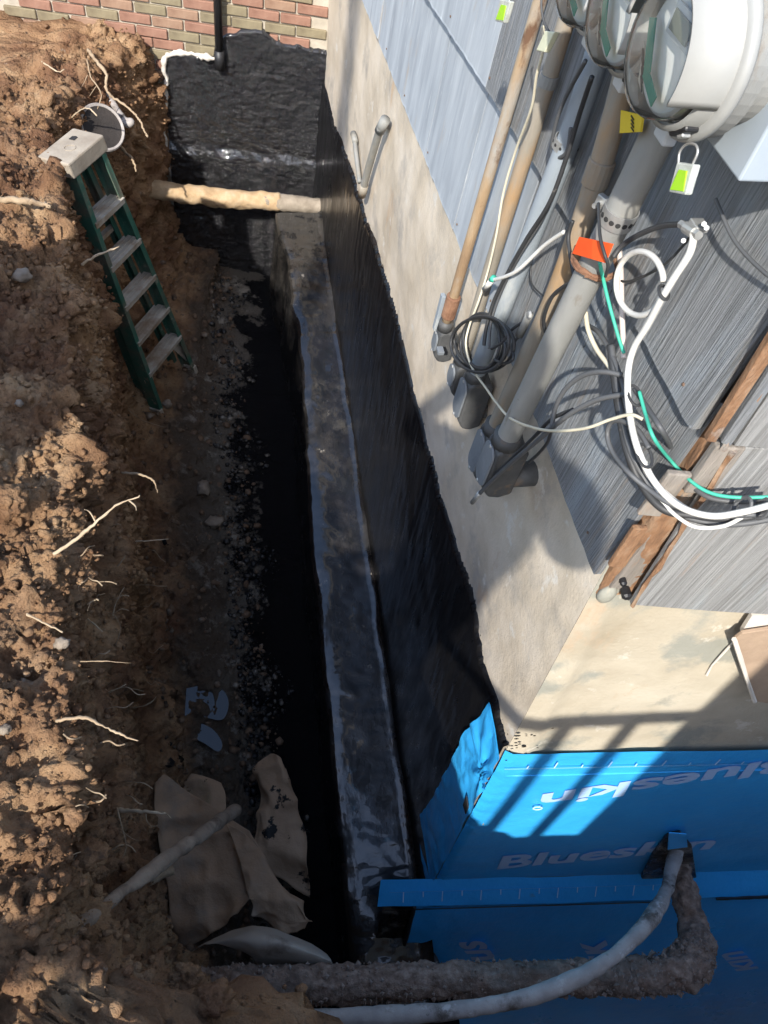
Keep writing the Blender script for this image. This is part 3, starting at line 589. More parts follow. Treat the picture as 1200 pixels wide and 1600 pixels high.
# printed ruler lines with ticks
rl = MB()
def seg(p, q, w_): 
    t = (q-p).normalized(); u = t.cross(NB).normalized()*w_/2; rl.add([p-u, q-u, q+u, p+u], [(0,1,2,3)])
for s in np.arange(-.2, 1.02, .02):
    f = .42; seg(cant_row(s, f)+NB*.004+Vector((0,0,.005)), cant_row(s+.02, f)+NB*.004+Vector((0,0,.005)), .003)
for k, s in enumerate(np.arange(-.14, 1.02, .082)):
    seg(cant_row(s, .42)+NB*.004+Vector((0,0,.005)), cant_row(s+.004, .62 if k % 2 else .8)+NB*.004+Vector((0,0,.005)), .004)
for s in np.arange(.01, 1.6, .03):
    seg(Bpt(s, topd(s)+.085, .027), Bpt(s+.03, topd(s+.03)+.085, .027), .003)
for k, s in enumerate(np.arange(.08, 1.6, .085)):
    seg(Bpt(s, topd(s)+(.045 if k % 2 else .065), .027), Bpt(s, topd(s)+.085, .027), .004)
rl.build('printed_ruler', LETL, mem, fix=False)['kind'] = 'stuff'
fold = MB().tube([Bpt(s, topd(s)+.155+.004*math.sin(s*7), .018) for s in np.linspace(.03, 3.2, 60)], .0035, 6).build('sheet_fold', BLUE, mem, smooth=True)
tear = MB().prism([onX(x, y, XA-.032) for x, y in [(728,1244),(731,1262),(727,1272),(723,1258)]], (.004,0,0)).build('tear', BLK, mem)
# ---------------------------------------------------------------- electrical conduits and fittings on the long wall
GALV = M('galvanised', [(.3, (.18,.182,.172)), (.7, (.265,.265,.25))], scale=9, stretch=(1,1,.3), rough=(.5,.75), bump=.15, bscale=60, layers=[((.30,.265,.205), 6, .56, .1, (1,1,.3)), ((.15,.11,.075), 11, .66, .05, (1,1,.4)), ((.12,.115,.11), 30, .70, .03)])
PAINTED = M('painted_pipe', [(.3, (.215,.25,.28)), (.7, (.29,.325,.355))], scale=6, stretch=(1,1,.3), rough=(.5,.75), bump=.2, bscale=50, layers=[((.40,.42,.42), 9, .64, .05, (1,1,.3))])
TANP = M('tan_pipe', [(.3, (.205,.18,.14)), (.7, (.295,.265,.22))], scale=7, stretch=(1,1,.3), rough=(.55,.8), bump=.2, bscale=60, layers=[((.34,.21,.10), 5, .60, .07, (1,1,.35)), ((.33,.34,.33), 4, .62, .08, (1,1,.3))])
RUST = M('rusty_pipe', [(.3, (.20,.125,.07)), (.55, (.31,.215,.125)), (.75, (.36,.31,.235))], scale=9, stretch=(1,1,.35), rough=(.8,.98), bump=.5, bscale=80, bdist=.004, layers=[((.30,.29,.265), 5, .55, .07, (1,1,.4)), ((.13,.07,.04), 14, .62, .05, (1,1,.5))])
RUST2 = M('heavy_rust', [(.3, (.15,.07,.04)), (.6, (.27,.145,.085)), (.8, (.38,.24,.15))], scale=30, rough=(.9,1), bump=.8, bscale=120, bdist=.004)
CAST = M('cast_fitting', [(.3, (.045,.047,.048)), (.7, (.085,.085,.085))], scale=14, rough=(.5,.8), bump=.3, bscale=70, bdist=.003, layers=[((.17,.12,.08), 9, .66, .05)])
COVER = M('fitting_cover', [(.3, (.13,.145,.16)), (.7, (.20,.215,.23))], scale=9, rough=(.5,.75), bump=.2, bscale=50)
STEEL = M('zinc_strap', [(.3, (.36,.36,.35)), (.7, (.50,.50,.48))], scale=30, rough=(.35,.6), bump=.15, bscale=90, metallic=.6)
GDARK = M('hole_shade', [(.3, (.02,.02,.02)), (.7, (.03,.03,.03))], bump=0)
def pipe_thing(name, label, px, X, r, mat, group='conduits running down the shingles', seg=18):
    P = [onX(x, y, X) for x, y in px]; o = thing(name, label, 'conduit', tuple(P[0]), group)
    # straighten: true pipe through the first and last pixel
    MB().tube(spline(P, 10) if len(P) > 2 else [P[0]+(P[1]-P[0])*t for t in np.linspace(0, 1, 24)], r, seg).build('pipe_run', mat, o, smooth=True)
    return o, P
def coupling(o, P, Q, f, r, ln, mat=None, nm='coupling'):
    c = P+(Q-P)*f; t = (Q-P).normalized()
    MB().tube([c-t*ln/2, c-t*ln*.46, c+t*ln*.46, c+t*ln/2], [r*.9, r, r, r*.9], 18).build(nm, mat or GALV, o)
def elbow_body(o, top, r, ln=.17, wd=.058, dp=.062):
    """conduit body: hub on top, long body, cover plate facing away from the wall, outlet into the wall"""
    t = Vector((0, 0, -1)); b = MB(); z0 = top.z; n = 9; x0 = top.x-r*1.05; x1 = x0+dp
    out = [(x0, z0-.012), (x0, z0-ln*.80), (x0+dp*.25, z0-ln*.97), (x0+dp*.6, z0-ln), (x1, z0-ln*.93), (x1, z0-.012), (x1-.012, z0), (x0+.012, z0)]
    b.prism([Vector((x, top.y-wd/2, z)) for x, z in out], (0, wd, 0)).build('fitting_body', CAST, o, bevel=.007)
    cv = MB(); pl = [(math.cos(a)*wd*.46, math.sin(a)*wd*.46+(.5*ln-.05 if math.sin(a) > 0 else -.5*ln+.05)) for a in np.linspace(0, 2*math.pi, 20, endpoint=False)]
    cp = cv.prism([Vector((x0-.0065, top.y+u, z0-ln*.43+v*.92)) for u, v in pl], (.006, 0, 0)).build('cover_plate', COVER, o, bevel=.0015)
    sc_ = MB()
    for s in (-1, 1): MB().lathe([(0, .003), (.004, .0025), (.005, 0)], (x0-.0065, top.y, z0-ln*.43+s*(ln*.5-.028)), (-1, 0, 0), 8).build('screw', STEEL, o)
    MB().tube([top+Vector((0,0,.03)), top-Vector((0,0,.004))], [r*1.28, r*1.34], 16).build('hub', CAST, o, smooth=True)
    MB().tube([Vector((x1-.01, top.y, z0-ln*.72)), Vector((XA+.03, top.y, z0-ln*.72))], r*1.25, 14).build('outlet', CAST, o, smooth=True)
# rusty pipe, farthest of the row
o, P = pipe_thing('rusty_conduit', 'thin rust streaked pipe, farthest from the house corner in the row of conduits', [(860,-55),(697,505)], .762, .0155, RUST)
coupling(o, P[0], P[1], .93, .0225, .085, RUST2); elbow_body(o, P[1]-Vector((0,0,.02)), .018, .13, .05, .06)
MB().box(onX(686,488,.800), (.014, .022, .15)).build('spacer_strip', PAINTED, o, bevel=.002)
o, P = pipe_thing('tan_conduit', 'slim tan grey pipe with a white wire lying along it, next to the rusty one', [(893,5),(857,125),(772,400),(722,565)], .762, .0185, TANP)
MB().tube([P[1]+Vector((0,0,.012)), P[1]-Vector((0,0,.012))], .0215, 16).build('coupling', GALV, o)
elbow_body(o, P[-1], .018, .13)
o, P = pipe_thing('blue_grey_conduit', 'blue grey painted pipe strapped high up, with black cable across it', [(935,80),(884,232),(768,525),(742,590)], .755, .0245, PAINTED)
elbow_body(o, P[-1], .022, .19, .07, .075)
def strap(o, c, t, r, wd, nh=14, ears=True, a_off=0):
    t = t.normalized(); u = t.orthogonal().normalized()
    MB().lathe([(r, -wd/2), (r+.0022, -wd/2), (r+.0022, wd/2), (r, wd/2), (r, -wd/2)], c, t, 30).build('strap_band', STEEL, o)
    b = t.cross(u)
    for k in range(nh):
        a = 2*math.pi*k/nh+a_off; n = u*math.cos(a)+b*math.sin(a)
        MB().lathe([(0, .0006), (wd*.15, .0004), (wd*.16, -.001)], c+n*(r+.0024), n, 10).build('strap_hole', GDARK, o)
    if ears:
        e = c+Vector((-.012, .024, 0)).normalized()*(r+.012)
        MB().box(e, (.022, .012, wd*.8), (Vector((-.4,.9,0)).normalized(), Vector((.9,.4,0)).normalized(), t)).build('clamp_ear', STEEL, o, bevel=.002)
        MB().tube([e+Vector((-.02,-.012,0)), e+Vector((.02,.012,0))], .0045, 8).build('clamp_bolt', STEEL, o)
cl = thing('pipe_strap', 'small perforated strap round the blue grey conduit under the middle meter', 'clamp', tuple(P[1]), 'perforated straps on the conduits')
strap(cl, onX(885,224,.755), P[2]-P[1], .0252, .022, 12, False)
o, P = pipe_thing('stained_conduit', 'tan conduit with orange rust stains, second from the house corner', [(985,90),(935,270),(872,450),(805,600),(772,672)], .752, .0225, TANP)
coupling(o, P[1], P[2], .0, .026, .05, TANP); elbow_body(o, P[-1], .024, .20, .07, .078)
CT, CB = (1052,165), (790,690)
P = [onX(*CT, .705), onX(989,310,.705), onX(839,600,.705), onX(*CB, .705)]
o = thing('main_conduit', 'stout grey conduit nearest the house corner, orange tag hung on it', 'conduit', tuple(P[0]), 'conduits running down the shingles')
MB().tube([P[0]+(P[3]-P[0])*t for t in np.linspace(0, 1, 30)], .0275, 22).build('pipe_run', GALV, o, smooth=True)
elbow_body(o, P[3]-Vector((0,0,.0)), .027, .19, .07, .085)
cl = thing('pipe_strap', 'large perforated strap with a bolt round the stout grey conduit', 'clamp', tuple(onX(965,337,.705)), 'perforated straps on the conduits')
strap(cl, onX(967,336,.705), P[3]-P[0], .0282, .030, 16)
wr = thing('wire_wrap', 'ring of twisted old wire round the stout conduit under the orange tag', 'wire', tuple(onX(925,405,.705)))
t_ = (P[3]-P[0]).normalized(); u_ = t_.orthogonal(); b_ = t_.cross(u_); c_ = onX(930,408,.705)
MB().tube([c_+t_*(.004*math.sin(k*1.1))+(u_*math.cos(k*.4)+b_*math.sin(k*.4))*.0305 for k in range(48)], .0035, 6, jit=.004, jf=90).build('wire_turns', RUST2, wr)
# grey box fixtures low on the far wall
ff = thing('vent_stub', 'small grey pipe standing out of the bare stucco near the brick corner', 'pipe', tuple(onX(575,250,.79)))
MB().tube(spline([onX(600,190,XA), onX(596,196,.775), onX(590,214,.772), onX(576,262,.772), onX(566,300,.772)], 6), .0165, 14).build('pipe_run', GALV, ff, smooth=True)
MB().tube([onX(569,290,.772), onX(565,305,.772)], .020, 14).build('pipe_end', TANP, ff, smooth=True)
MB().tube([onX(598,190,.772)+Vector((.01,0,.01)), onX(593,205,.772)], .021, 14).build('elbow_collar', GALV, ff, smooth=True)
f2 = thing('conduit_stub', 'short grey stub beside the small vent pipe on the stucco', 'pipe', tuple(onX(556,240,.80)))
MB().tube(spline([onX(553,210,.80), onX(557,245,.80), onX(562,285,.80)], 6), .011, 12).build('pipe_run', GALV, f2, smooth=True)
MB().tube([onX(552,208,.80), onX(555,222,.80)], .015, 12).build('cap', GALV, f2, smooth=True)

# ---------------------------------------------------------------- electric meters
MWHITE = M('meter_white', [(.3, (.28,.28,.265)), (.7, (.36,.36,.34))], scale=5, rough=(.35,.55), bump=.05, layers=[((.46,.44,.41), 7, .68, .06)])
MGREY = M('meter_grey', [(.3, (.40,.41,.41)), (.7, (.50,.51,.51))], scale=5, rough=(.4,.6), bump=.05, layers=[((.33,.31,.29), 8, .66, .06)])
BOXM = M('socket_grey', [(.3, (.29,.345,.39)), (.7, (.37,.42,.465))], scale=4, rough=(.45,.6), bump=.05)
GREENL = M('green_label', [(.3, (.0,.22,.15)), (.7, (.01,.30,.21))], bump=0, rough=(.4,.5))
GLASS = bpy.data.materials.new('meter_glass'); GLASS.use_nodes = True; nt = GLASS.node_tree; nt.nodes.clear()
ou = N(nt, 'ShaderNodeOutputMaterial'); mx = N(nt, 'ShaderNodeMixShader'); tr_ = N(nt, 'ShaderNodeBsdfTransparent'); gl_ = N(nt, 'ShaderNodeBsdfGlossy'); gl_.inputs['Roughness'].default_value = .06
lw = N(nt, 'ShaderNodeLayerWeight'); lw.inputs[0].default_value = .28; tr_.inputs[0].default_value = (.93,.94,.93,1)
nt.links.new(lw.outputs['Fresnel'], mx.inputs[0]); nt.links.new(tr_.outputs[0], mx.inputs[1]); nt.links.new(gl_.outputs[0], mx.inputs[2]); df_ = N(nt, 'ShaderNodeBsdfDiffuse'); df_.inputs[0].default_value = (.6,.62,.6,1); m2_ = N(nt, 'ShaderNodeMixShader'); m2_.inputs[0].default_value = .06
nt.links.new(mx.outputs[0], m2_.inputs[1]); nt.links.new(df_.outputs[0], m2_.inputs[2]); nt.links.new(m2_.outputs[0], ou.inputs[0])
DIAL = M('dial_white', [(.3, (.68,.68,.66)), (.7, (.76,.76,.74))], bump=0, rough=(.4,.5))
def meter(label, c, white, box=None, s=1.0):
    """c = centre of the glass front; axis points away from the wall"""
    o = thing('electric_meter', label, 'electric meter', (c.x+.1, c.y, c.z-.1), 'electric meters in a row on the siding'); ax = (1, 0, 0); q = Vector(c)
    MB().lathe([(.0, .0), (.060*s, .0), (.072*s, .004), (.078*s, .014), (.080*s, .060*s)], q, ax, 40).build('glass_cover', GLASS, o, smooth=True)
    MB().lathe([(.0805*s, .050*s), (.0865*s, .050*s), (.0865*s, .058*s), (.0805*s, .058*s)], q, ax, 40).build('cover_rim', MGREY, o, smooth=False)
    MB().lathe([(0, .028), (.070*s, .028), (.0745*s, .031), (.0765*s, .07)], q, ax, 32).build('dial_plate', DIAL, o)
    # case: white sleeve round the upper near side, base ring with lug
    rs = .090*s; k_ = .72
    MB().lathe([(rs-.004, .002), (rs, 0), (rs+.001, .085*k_), (rs+.002, .105*s*k_)], q, ax, 30, a0=math.radians(-165), a1=math.radians(28), ref=(0, -1, .2)).build('case_sleeve', white, o, smooth=True, solid=.003)
    MB().lathe([(.083*s, .060*s*k_), (rs, .062*s*k_), (rs+.001, .085*k_), (rs+.003, .105*s*k_)], q, ax, 48).build('case_back', white, o, smooth=True)
    MB().lathe([(rs, .094*s*k_), (.099*s, .096*s*k_), (.103*s, .102*s*k_), (.103*s, .112*s*k_), (.099*s, .118*s*k_), (.094*s, .119*s*k_)], q, ax, 48).build('sealing_ring', white, o, smooth=True)
    MB().lathe([(.095*s, .117*s*k_), (.096*s, .150*s*k_), (.078*s, .155*s*k_), (.078*s, .18)], q, ax, 40).build('base_ring', GALV, o, smooth=False)
    MB().box(q+Vector((.108*s*k_, .004, -.107*s)), (.018, .030, .020)).build('ring_lug', MGREY, o, bevel=.003)
    # behind the glass: display, green label, rating print
    def face(pp, x, nm, m): MB().prism([q+Vector((x, y_*s, z_*s)) for y_, z_ in pp], (.002, 0, 0)).build(nm, m, o)
    face([(.02,.052),(-.045,.052),(-.045,.015),(.02,.015)], .020, 'display_block', MGREY)
    face([(.012,.045),(-.038,.045),(-.038,.022),(.012,.022)], .017, 'display_glass', bpy.data.materials.get('lcd_grey') or M('lcd_grey', [(.3, (.13,.14,.12)), (.7, (.17,.18,.15))], bump=0, rough=(.2,.3)))
    face([(.058,.014),(.044,.020),(.008,-.030),(.020,-.040)], .014, 'green_label', GREENL)
    face([(.020,-.040),(.008,-.030),(-.030,-.042),(-.028,-.056)], .013, 'green_label', GREENL)
    face([(.052,-.012),(.022,-.046),(.010,-.058),(.030,-.052)], .016, 'rating_label', PALE)
    for r_ in range(4): face([(.046-.007*r_,-.018-.008*r_),(.030-.007*r_,-.036-.008*r_+.006),(.029-.007*r_,-.038-.008*r_+.006),(.045-.007*r_,-.020-.008*r_)], .0135, 'print_line', BLK)
    # optical port
    a = math.radians(-118); n = Vector((0, math.cos(a)*1, math.sin(a))); n = Vector((0, -.62, -.78)).normalized(); tt = Vector((0, .78, -.62))
    MB().box(q+Vector((.055, 0, 0))+n*rs, (.026, .034, .008), (Vector((1,0,0)), tt, n)).build('port_recess', BLK, o, bevel=.003)
    MB().box(q+Vector((.052, 0, 0))+n*(rs+.005), (.012, .012, .006), (Vector((1,0,0)), tt, n)).build('port_latch', STEEL, o, bevel=.002)
    if box:
        (by0, by1, bz0, bz1, bx) = box
        MB().box(((bx+XS)/2, (by0+by1)/2, (bz0+bz1)/2), (XS-bx, by1-by0, bz1-bz0)).build('socket_box', BOXM, o, bevel=.003)
        MB().box((bx+.05, by0-.001, (bz0+bz1)/2), (.006, .004, bz1-bz0-.01)).build('box_seam', BOXM, o)
    return o
c1_ = onX(1016, 78, .50)
meter('white electric meter nearest the camera, large in the top right corner', c1_, MWHITE, (.735, .965, H-.447, H+.1, .625), .87)
c2_ = onX(945, 12, .56)
meter('middle electric meter, clear dome with green label, partly behind the large white one', c2_, MWHITE, (.975, 1.20, H-.43, H+.1, .645), .90)
c3_ = onX(893, -46, .57)
meter('farthest electric meter, only its underside in the picture at the top edge', c3_, MGREY, (1.21, 1.40, H-.43, H+.1, .65), .90)
fc = thing('flexible_conduit', 'grey flexible conduit curving beside the white meter at the right edge', 'conduit', tuple(onX(1190,80,.62)))
MB().tube(spline([onX(1168,-60,.62), onX(1178,20,.62), onX(1180,80,.625), onX(1192,120,.63), onX(1225,150,.66), onX(1260,150,.7)], 8), .0135, 14).build('sheath', MGREY, fc, smooth=True)
MB().tube(spline([onX(1205,-40,.62), onX(1208,30,.63), onX(1212,80,.66)], 8), .010, 12).build('cable_core', BLK, fc, smooth=True)
# seals and tags
GT = M('green_tag', [(.3, (.28,.55,.02)), (.7, (.36,.66,.03))], bump=0, rough=(.4,.5)); CLR = M('clear_plastic', [(.3, (.36,.38,.34)), (.7, (.5,.52,.48))], scale=40, rough=(.15,.3), bump=.3, bscale=60)
def seal(label, px, X, loop):
    P = [onX(x, y, X) for x, y in px]; o = thing('meter_seal', label, 'seal tag', tuple(P[0]), 'clear plastic seals hanging from the meters')
    MB().prism(P, (.010, 0, 0)).build('seal_body', CLR, o, bevel=.002)
    c = sum(P, Vector())/4; Q = [c+(p-c)*.55+Vector((-.002, 0, 0)) for p in P]; c2 = (Q[0]+Q[1])/2
    MB().prism([Q[0]+(Q[1]-Q[0])*.2, Q[1], Q[2]+(P[2]-Q[2])*.5, Q[3]+(P[3]-Q[3])*.6], (.003, 0, 0)).build('green_insert', GT, o)
    if loop: MB().tube(spline([onX(x, y, X+.004) for x, y in loop], 6), .0016, 7).build('wire_shackle', STEEL, o, smooth=True)
seal('clear seal with green insert hanging under the large white meter', [(1057,253),(1084,257),(1070,305),(1044,300)], .56, [(1060,255),(1062,238),(1072,226),(1086,226),(1090,238),(1082,257)])
seal('clear seal with green insert at the top edge above the pale shingles', [(781,-2),(797,2),(787,36),(773,33)], .60, [(786,0),(790,-14),(796,-14),(796,2)])
o = thing('meter_seal', 'pale yellow seal dangling above the tan pipe under the farthest meter', 'seal tag', tuple(onX(850,65,.64)), 'clear plastic seals hanging from the meters')
MB().prism([onX(x, y, .64) for x, y in [(851,48),(866,50),(850,82),(837,79)]], (.012, 0, 0)).build('seal_body', M('pale_seal', [(.3, (.55,.56,.40)), (.7, (.66,.67,.5))], rough=(.3,.4), bump=.1), o, bevel=.002)
MB().tube(spline([onX(858,50,.645), onX(850,34,.645), onX(846,10,.645), onX(847,-20,.645)], 5), .0022, 6).build('wire_shackle', CAST, o, smooth=True)
o = thing('yellow_sticker', 'yellow warning sticker in the shade below the middle meter', 'sticker', tuple(onX(985,190,.70)))
MB().prism([onX(x, y, .66) for x, y in [(970,172),(1004,180),(1000,206),(968,208)]], (.004, 0, 0)).build('sticker_sheet', M('yellow', [(.3, (.55,.40,.02)), (.7, (.62,.46,.03))], bump=0), o)
for k in range(4): MB().box(onX(988, 184+k*6, .6585), (.001, .012, .0018)).build('print_line', BLK, o)
o = thing('orange_tag', 'bright orange card tied to the stout conduit', 'tag', tuple(onX(928,392,.66)))
pl = [(905,370),(925,374),(958,381),(951,398),(946,411),(925,405),(894,396)]
MB().prism([onX(x, y, .655+.004*((x-925)/30)**2) for x, y in pl], (.0012, 0, 0)).build('card', M('orange_card', [(.3, (.80,.085,.012)), (.7, (.88,.11,.018))], rough=(.6,.7), bump=.05), o)

# ---------------------------------------------------------------- cables
def cmat(n, c, rg=(.45,.65)): return M(n, [(.3, tuple(x*.85 for x in c)), (.7, tuple(x*1.1 for x in c))], scale=12, rough=rg, bump=.05, bscale=60, layers=[((.30,.27,.23), 14, .70, .05)])
WHT = cmat('cable_white', (.62,.61,.57)); OFFW = cmat('cable_cream', (.60,.55,.42)); BLKC = cmat('cable_black', (.035,.036,.038)); GRYC = cmat('cable_grey', (.085,.088,.092)); GRN = cmat('cable_green', (.05,.40,.28)); PNK = cmat('cable_pinkish', (.55,.48,.44))
def cable(label, pts, r, mat, name='cable', seg=9, n=9, X=.74):
    P = []
    for p in pts:
        if len(p) == 2: P.append(onX(p[0], p[1], X))
        elif p[2] < 0: P.append(onX(p[0], p[1], -p[2]))
        else: P.append(at_z(*p))
    o = MB().tube(spline(P, n), r*.9, seg).build(name, mat, None, smooth=True)
    return tag(o, label, 'cable')
cable('thick white cable from the metal ground block down to the bundle at the right edge', [(1085,362,-.725),(1078,395,-.72),(1056,430,-.715),(1036,463,-.715),(1012,508,-.72),(990,545,-.72),(981,585,-.72),(983,640,-.715),(996,700,-.71),(1022,752,1.32),(1060,790,1.30),(1110,806,1.28),(1160,800,1.27),(1215,786,1.26)], .0065, WHT)
lp = [(1000+37*math.cos(a), 443+50*math.sin(a), -(.722-.006*k/40)) for k, a in enumerate(np.linspace(.45, 2*math.pi-.05, 26))]
cable('white cable loop like a ring beside the thick white cable', lp, .0058, WHT, n=3)
cable('thin cream wire hanging from the meters past the tan pipe to the cable bundle', [(848,40,-.66),(849,75,-.67),(838,120,-.68),(830,170,-.70),(806,235,-.72),(787,300,-.728),(775,370,-.735),(762,425,-.735),(748,470,-.72),(733,510,-.71),(728,540,-.70),(738,575,-.70),(762,610,-.70),(776,630,-.69),(800,655,-.68),(850,672,-.67),(910,670,-.68),(955,655,-.70),(985,648,-.71),(1004,655,-.72)], .0034, OFFW)
co = []
for k in range(150):
    a = k/150*2*math.pi*4.6; rr = 1+.10*math.sin(k*.21)
    co.append(onX(750+46*rr*math.cos(a)*(.85+.25*math.sin(k*.045)), 535+43*rr*math.sin(a), .70-.012*math.sin(k*.13)+.018*(k/150)))
tag(MB().tube(co, .0042, 8).build('cable_coil', BLKC, None, smooth=True), 'coil of black cable tied against the conduits above the fittings', 'cable')
o = MB().box(onX(688,548,.712), (.02, .028, .013)).build('cable_tie', COVER, None, bevel=.002); tag(o, 'flat grey tie clip on the left of the black coil', 'cable tie')
cable('black cable pair part one, running down the blue grey conduit into the coil', [(925,120,-.70),(905,180,-.715),(884,250,-.72),(858,318,-.718),(822,375,-.715),(794,425,-.715),(772,470,-.712),(760,512,-.705),(756,540,-.70)], .0052, BLKC)
cable('grey cable twisting beside the black one on the blue grey conduit', [(880,258,-.722),(866,300,-.73),(846,345,-.728),(812,400,-.722),(786,450,-.722),(768,500,-.715),(764,545,-.705)], .0038, GRYC)
cable('grey cable looping at the edge of the meter shade', [(915,95,-.70),(885,150,-.715),(868,195,-.725),(863,230,-.735),(872,246,-.74),(886,236,-.738),(892,200,-.73)], .0045, GRYC)
cable('thin dark wire drooping between two conduits', [(880,270,-.745),(845,340,-.77),(832,400,-.78),(830,440,-.782),(848,462,-.782),(866,474,-.782)], .0022, BLKC)
cable('short white cable end with green band lying across the conduits', [(882,362,-.735),(850,384,-.728),(812,420,-.715),(790,432,-.71),(768,438,-.708)], .0050, WHT)
o = MB().tube([onX(770,436,.707), onX(757,452,.707)], [.0075,.0075], 10).build('plug', WHT, None, smooth=True); tag(o, 'white plug on the end of the short white cable', 'plug')
MB().tube([onX(772,434,.707), onX(768,438,.707)], .0078, 10).build('green_band', GRN, o, smooth=True)
cable('black cable hanging down over the orange tag', [(935,318,-.665),(936,345,-.655),(938,372,-.648),(945,398,-.65),(950,415,-.66),(946,432,-.668)], .0032, BLKC)
cable('black cable arcing from behind the orange tag round the stained conduit', [(895,345,-.70),(888,372,-.70),(894,415,-.70),(898,440,-.70),(885,445,-.698),(864,462,-.70),(852,488,-.705),(850,508,-.715),(857,533,-.73)], .0044, BLKC)
cable('green ground wire dropping from the stout conduit', [(937,410,-.68),(943,438,-.70),(950,468,-.715),(960,505,-.73),(968,532,-.74),(975,552,-.745)], .0036, GRN)
cable('green ground wire in the bundle curving to the right edge', [(999,612,-.735),(1008,645,-.73),(1022,685,-.725),(1050,722,1.36),(1080,752,1.33),(1110,770,1.31),(1150,777,1.29),(1215,776,1.27)], .0036, GRN)
cable('pinkish jacketed cable standing up behind the white ring', [(967,385,-.745),(970,425,-.75),(971,470,-.75),(973,520,-.75),(975,560,-.75)], .0058, PNK)
cable('short cream cable bowing out beside the stout conduit', [(915,488,-.745),(919,515,-.742),(932,545,-.745),(950,570,-.75),(965,592,-.755)], .0052, OFFW)
cable('grey cable bowing beside the short cream one', [(921,510,-.765),(936,520,-.755),(954,550,-.75),(968,585,-.745),(978,620,-.74),(986,655,-.735)], .0052, GRYC)
cable('black jumper cable from the wire wrap up to the ground block', [(958,402,-.70),(972,384,-.71),(1000,366,-.72),(1035,353,-.725),(1066,351,-.725)], .0052, BLKC)
cable('thin black wire crossing behind the white ring', [(1090,352,-.735),(1072,378,-.745),(1040,412,-.75),(1005,432,-.752),(976,440,-.75),(955,430,-.745)], .0026, BLKC)
cable('thin grey wire leaning down the shingles at the right', [(1118,311,-.755),(1126,330,-.757),(1142,366,-.758),(1160,392,-.76),(1190,422,-.765),(1225,450,-.77)], .0034, GRYC)
for k, (lb, dx, r, m) in enumerate([('main black cable of the bundle curving round the house corner', 0, .0085, BLKC), ('grey cable under the white one in the bundle', 9, .0065, GRYC)]):
    cable(lb, [(954+dx*.2,540,-.752),(960+dx*.3,590,-.746),(967+dx*.4,640,-.738),(979+dx*.6,700,-.73),(1000+dx,752,1.37),(1036+dx,795,1.35),(1090+dx,806+dx,1.34),(1150,810+dx,1.32),(1215,800+dx,1.30)], r, m)
cable('thin white cable on the left side of the bundle', [(982,622,-.735),(984,655,-.735),(996,705,-.73),(1014,750,1.37),(1036,785,1.35),(1062,810,1.33),(1090,824,1.32),(1130,822,1.31),(1160,808,1.30)], .0040, WHT)
cable('second thin white cable splitting from the bundle bottom', [(1008,722,-.73),(1024,752,1.37),(1050,778,1.35),(1080,798,1.34),(1105,806,1.33)], .0046, WHT)
cable('dark grey cable on the right side of the bundle', [(992,608,-.745),(1008,632,-.74),(1034,672,-.735),(1052,706,1.40),(1068,738,1.38),(1092,768,1.35),(1130,782,1.33),(1215,784,1.30)], .0055, GRYC)
cable('upper black cable arc leaving the bundle to the left', [(972,586,-.74),(940,581,-.715),(908,588,-.70),(882,610,-.69),(867,640,-.685),(862,668,-.68)], .0056, GRYC)
cable('lower black cable arc running from the bundle down to the last fitting', [(978,616,-.74),(935,624,-.71),(898,642,-.69),(868,664,-.68),(838,690,-.68),(800,722,-.68),(765,755,-.68),(745,776,-.68)], .0058, GRYC)
cable('black cable lying along the lower arc towards the last fitting', [(895,640,-.70),(862,655,-.69),(835,682,-.686),(800,716,-.686),(768,746,-.69)], .0045, BLKC)
cable('thin black wire bending under the lower arcs', [(862,668,-.685),(856,690,-.70),(840,710,-.72),(826,722,-.735)], .0040, BLKC)
o = MB().tube([onX(750,770,.68), onX(738,785,.68)], .0068, 10).build('cable_end', STEEL, None, smooth=True); tag(o, 'crimped metal tip of the cable over the last fitting', 'cable end')
cable('dark grey cable loop hanging left of the bundle', [(1014,700,-.73),(996,672,-.725),(972,658,-.715),(955,660,-.71),(949,680,-.71),(958,708,-.71),(980,736,-.71),(1010,762,1.33),(1045,786,1.31),(1085,800,1.30),(1130,806,1.29),(1180,804,1.28)], .0052, GRYC)
for k, (x, y, X, r, lb) in enumerate([(1037,457,.715,.013,'black tie at the foot of the white ring'), (992,618,.728,.020,'black tie round the upper part of the bundle'), (1007,712,.722,.022,'black tie round the lower part of the bundle')]):
    c = onX(x, y, X); t = Vector((0, .25, -1)).normalized(); u = Vector((1,0,0)); b = t.cross(u)
    o = MB().tube([c+(u*math.cos(a)*.6+b*math.sin(a))*r for a in np.linspace(0, 2*math.pi, 20, endpoint=False)], .0028, 6, closed=True).build('cable_tie', BLKC, None); tag(o, lb, 'cable tie', 'ties holding the cables')
for k, (x, y, z, lb) in enumerate([(1160,792,1.285,'grey tie on the bundle near the right edge'), (1190,795,1.28,'dark tie on the bundle at the right edge')]):
    c = at_z(x, y, z); u = Vector((0,1,0)); b = Vector((.2,0,1)).normalized()
    o = MB().tube([c+(u*math.cos(a)*.014+b*math.sin(a)*.020) for a in np.linspace(0, 2*math.pi, 20, endpoint=False)], .0034, 6, closed=True).build('cable_tie', GRYC, None); tag(o, lb, 'cable tie', 'ties holding the cables')
gb = thing('ground_block', 'small metal ground block where the white and black cables join', 'connector', tuple(onX(1082,355,.725)))
a, b_ = onX(1064,350,.725), onX(1092,368,.725)
MB().tube([a, a+(b_-a)*.35], .0068, 6).build('hex_nut', STEEL, gb); MB().tube([a+(b_-a)*.3, a+(b_-a)*.8], .0092, 12).build('barrel', STEEL, gb); MB().tube([a+(b_-a)*.8, b_], .0075, 6).build('hex_nut', STEEL, gb)
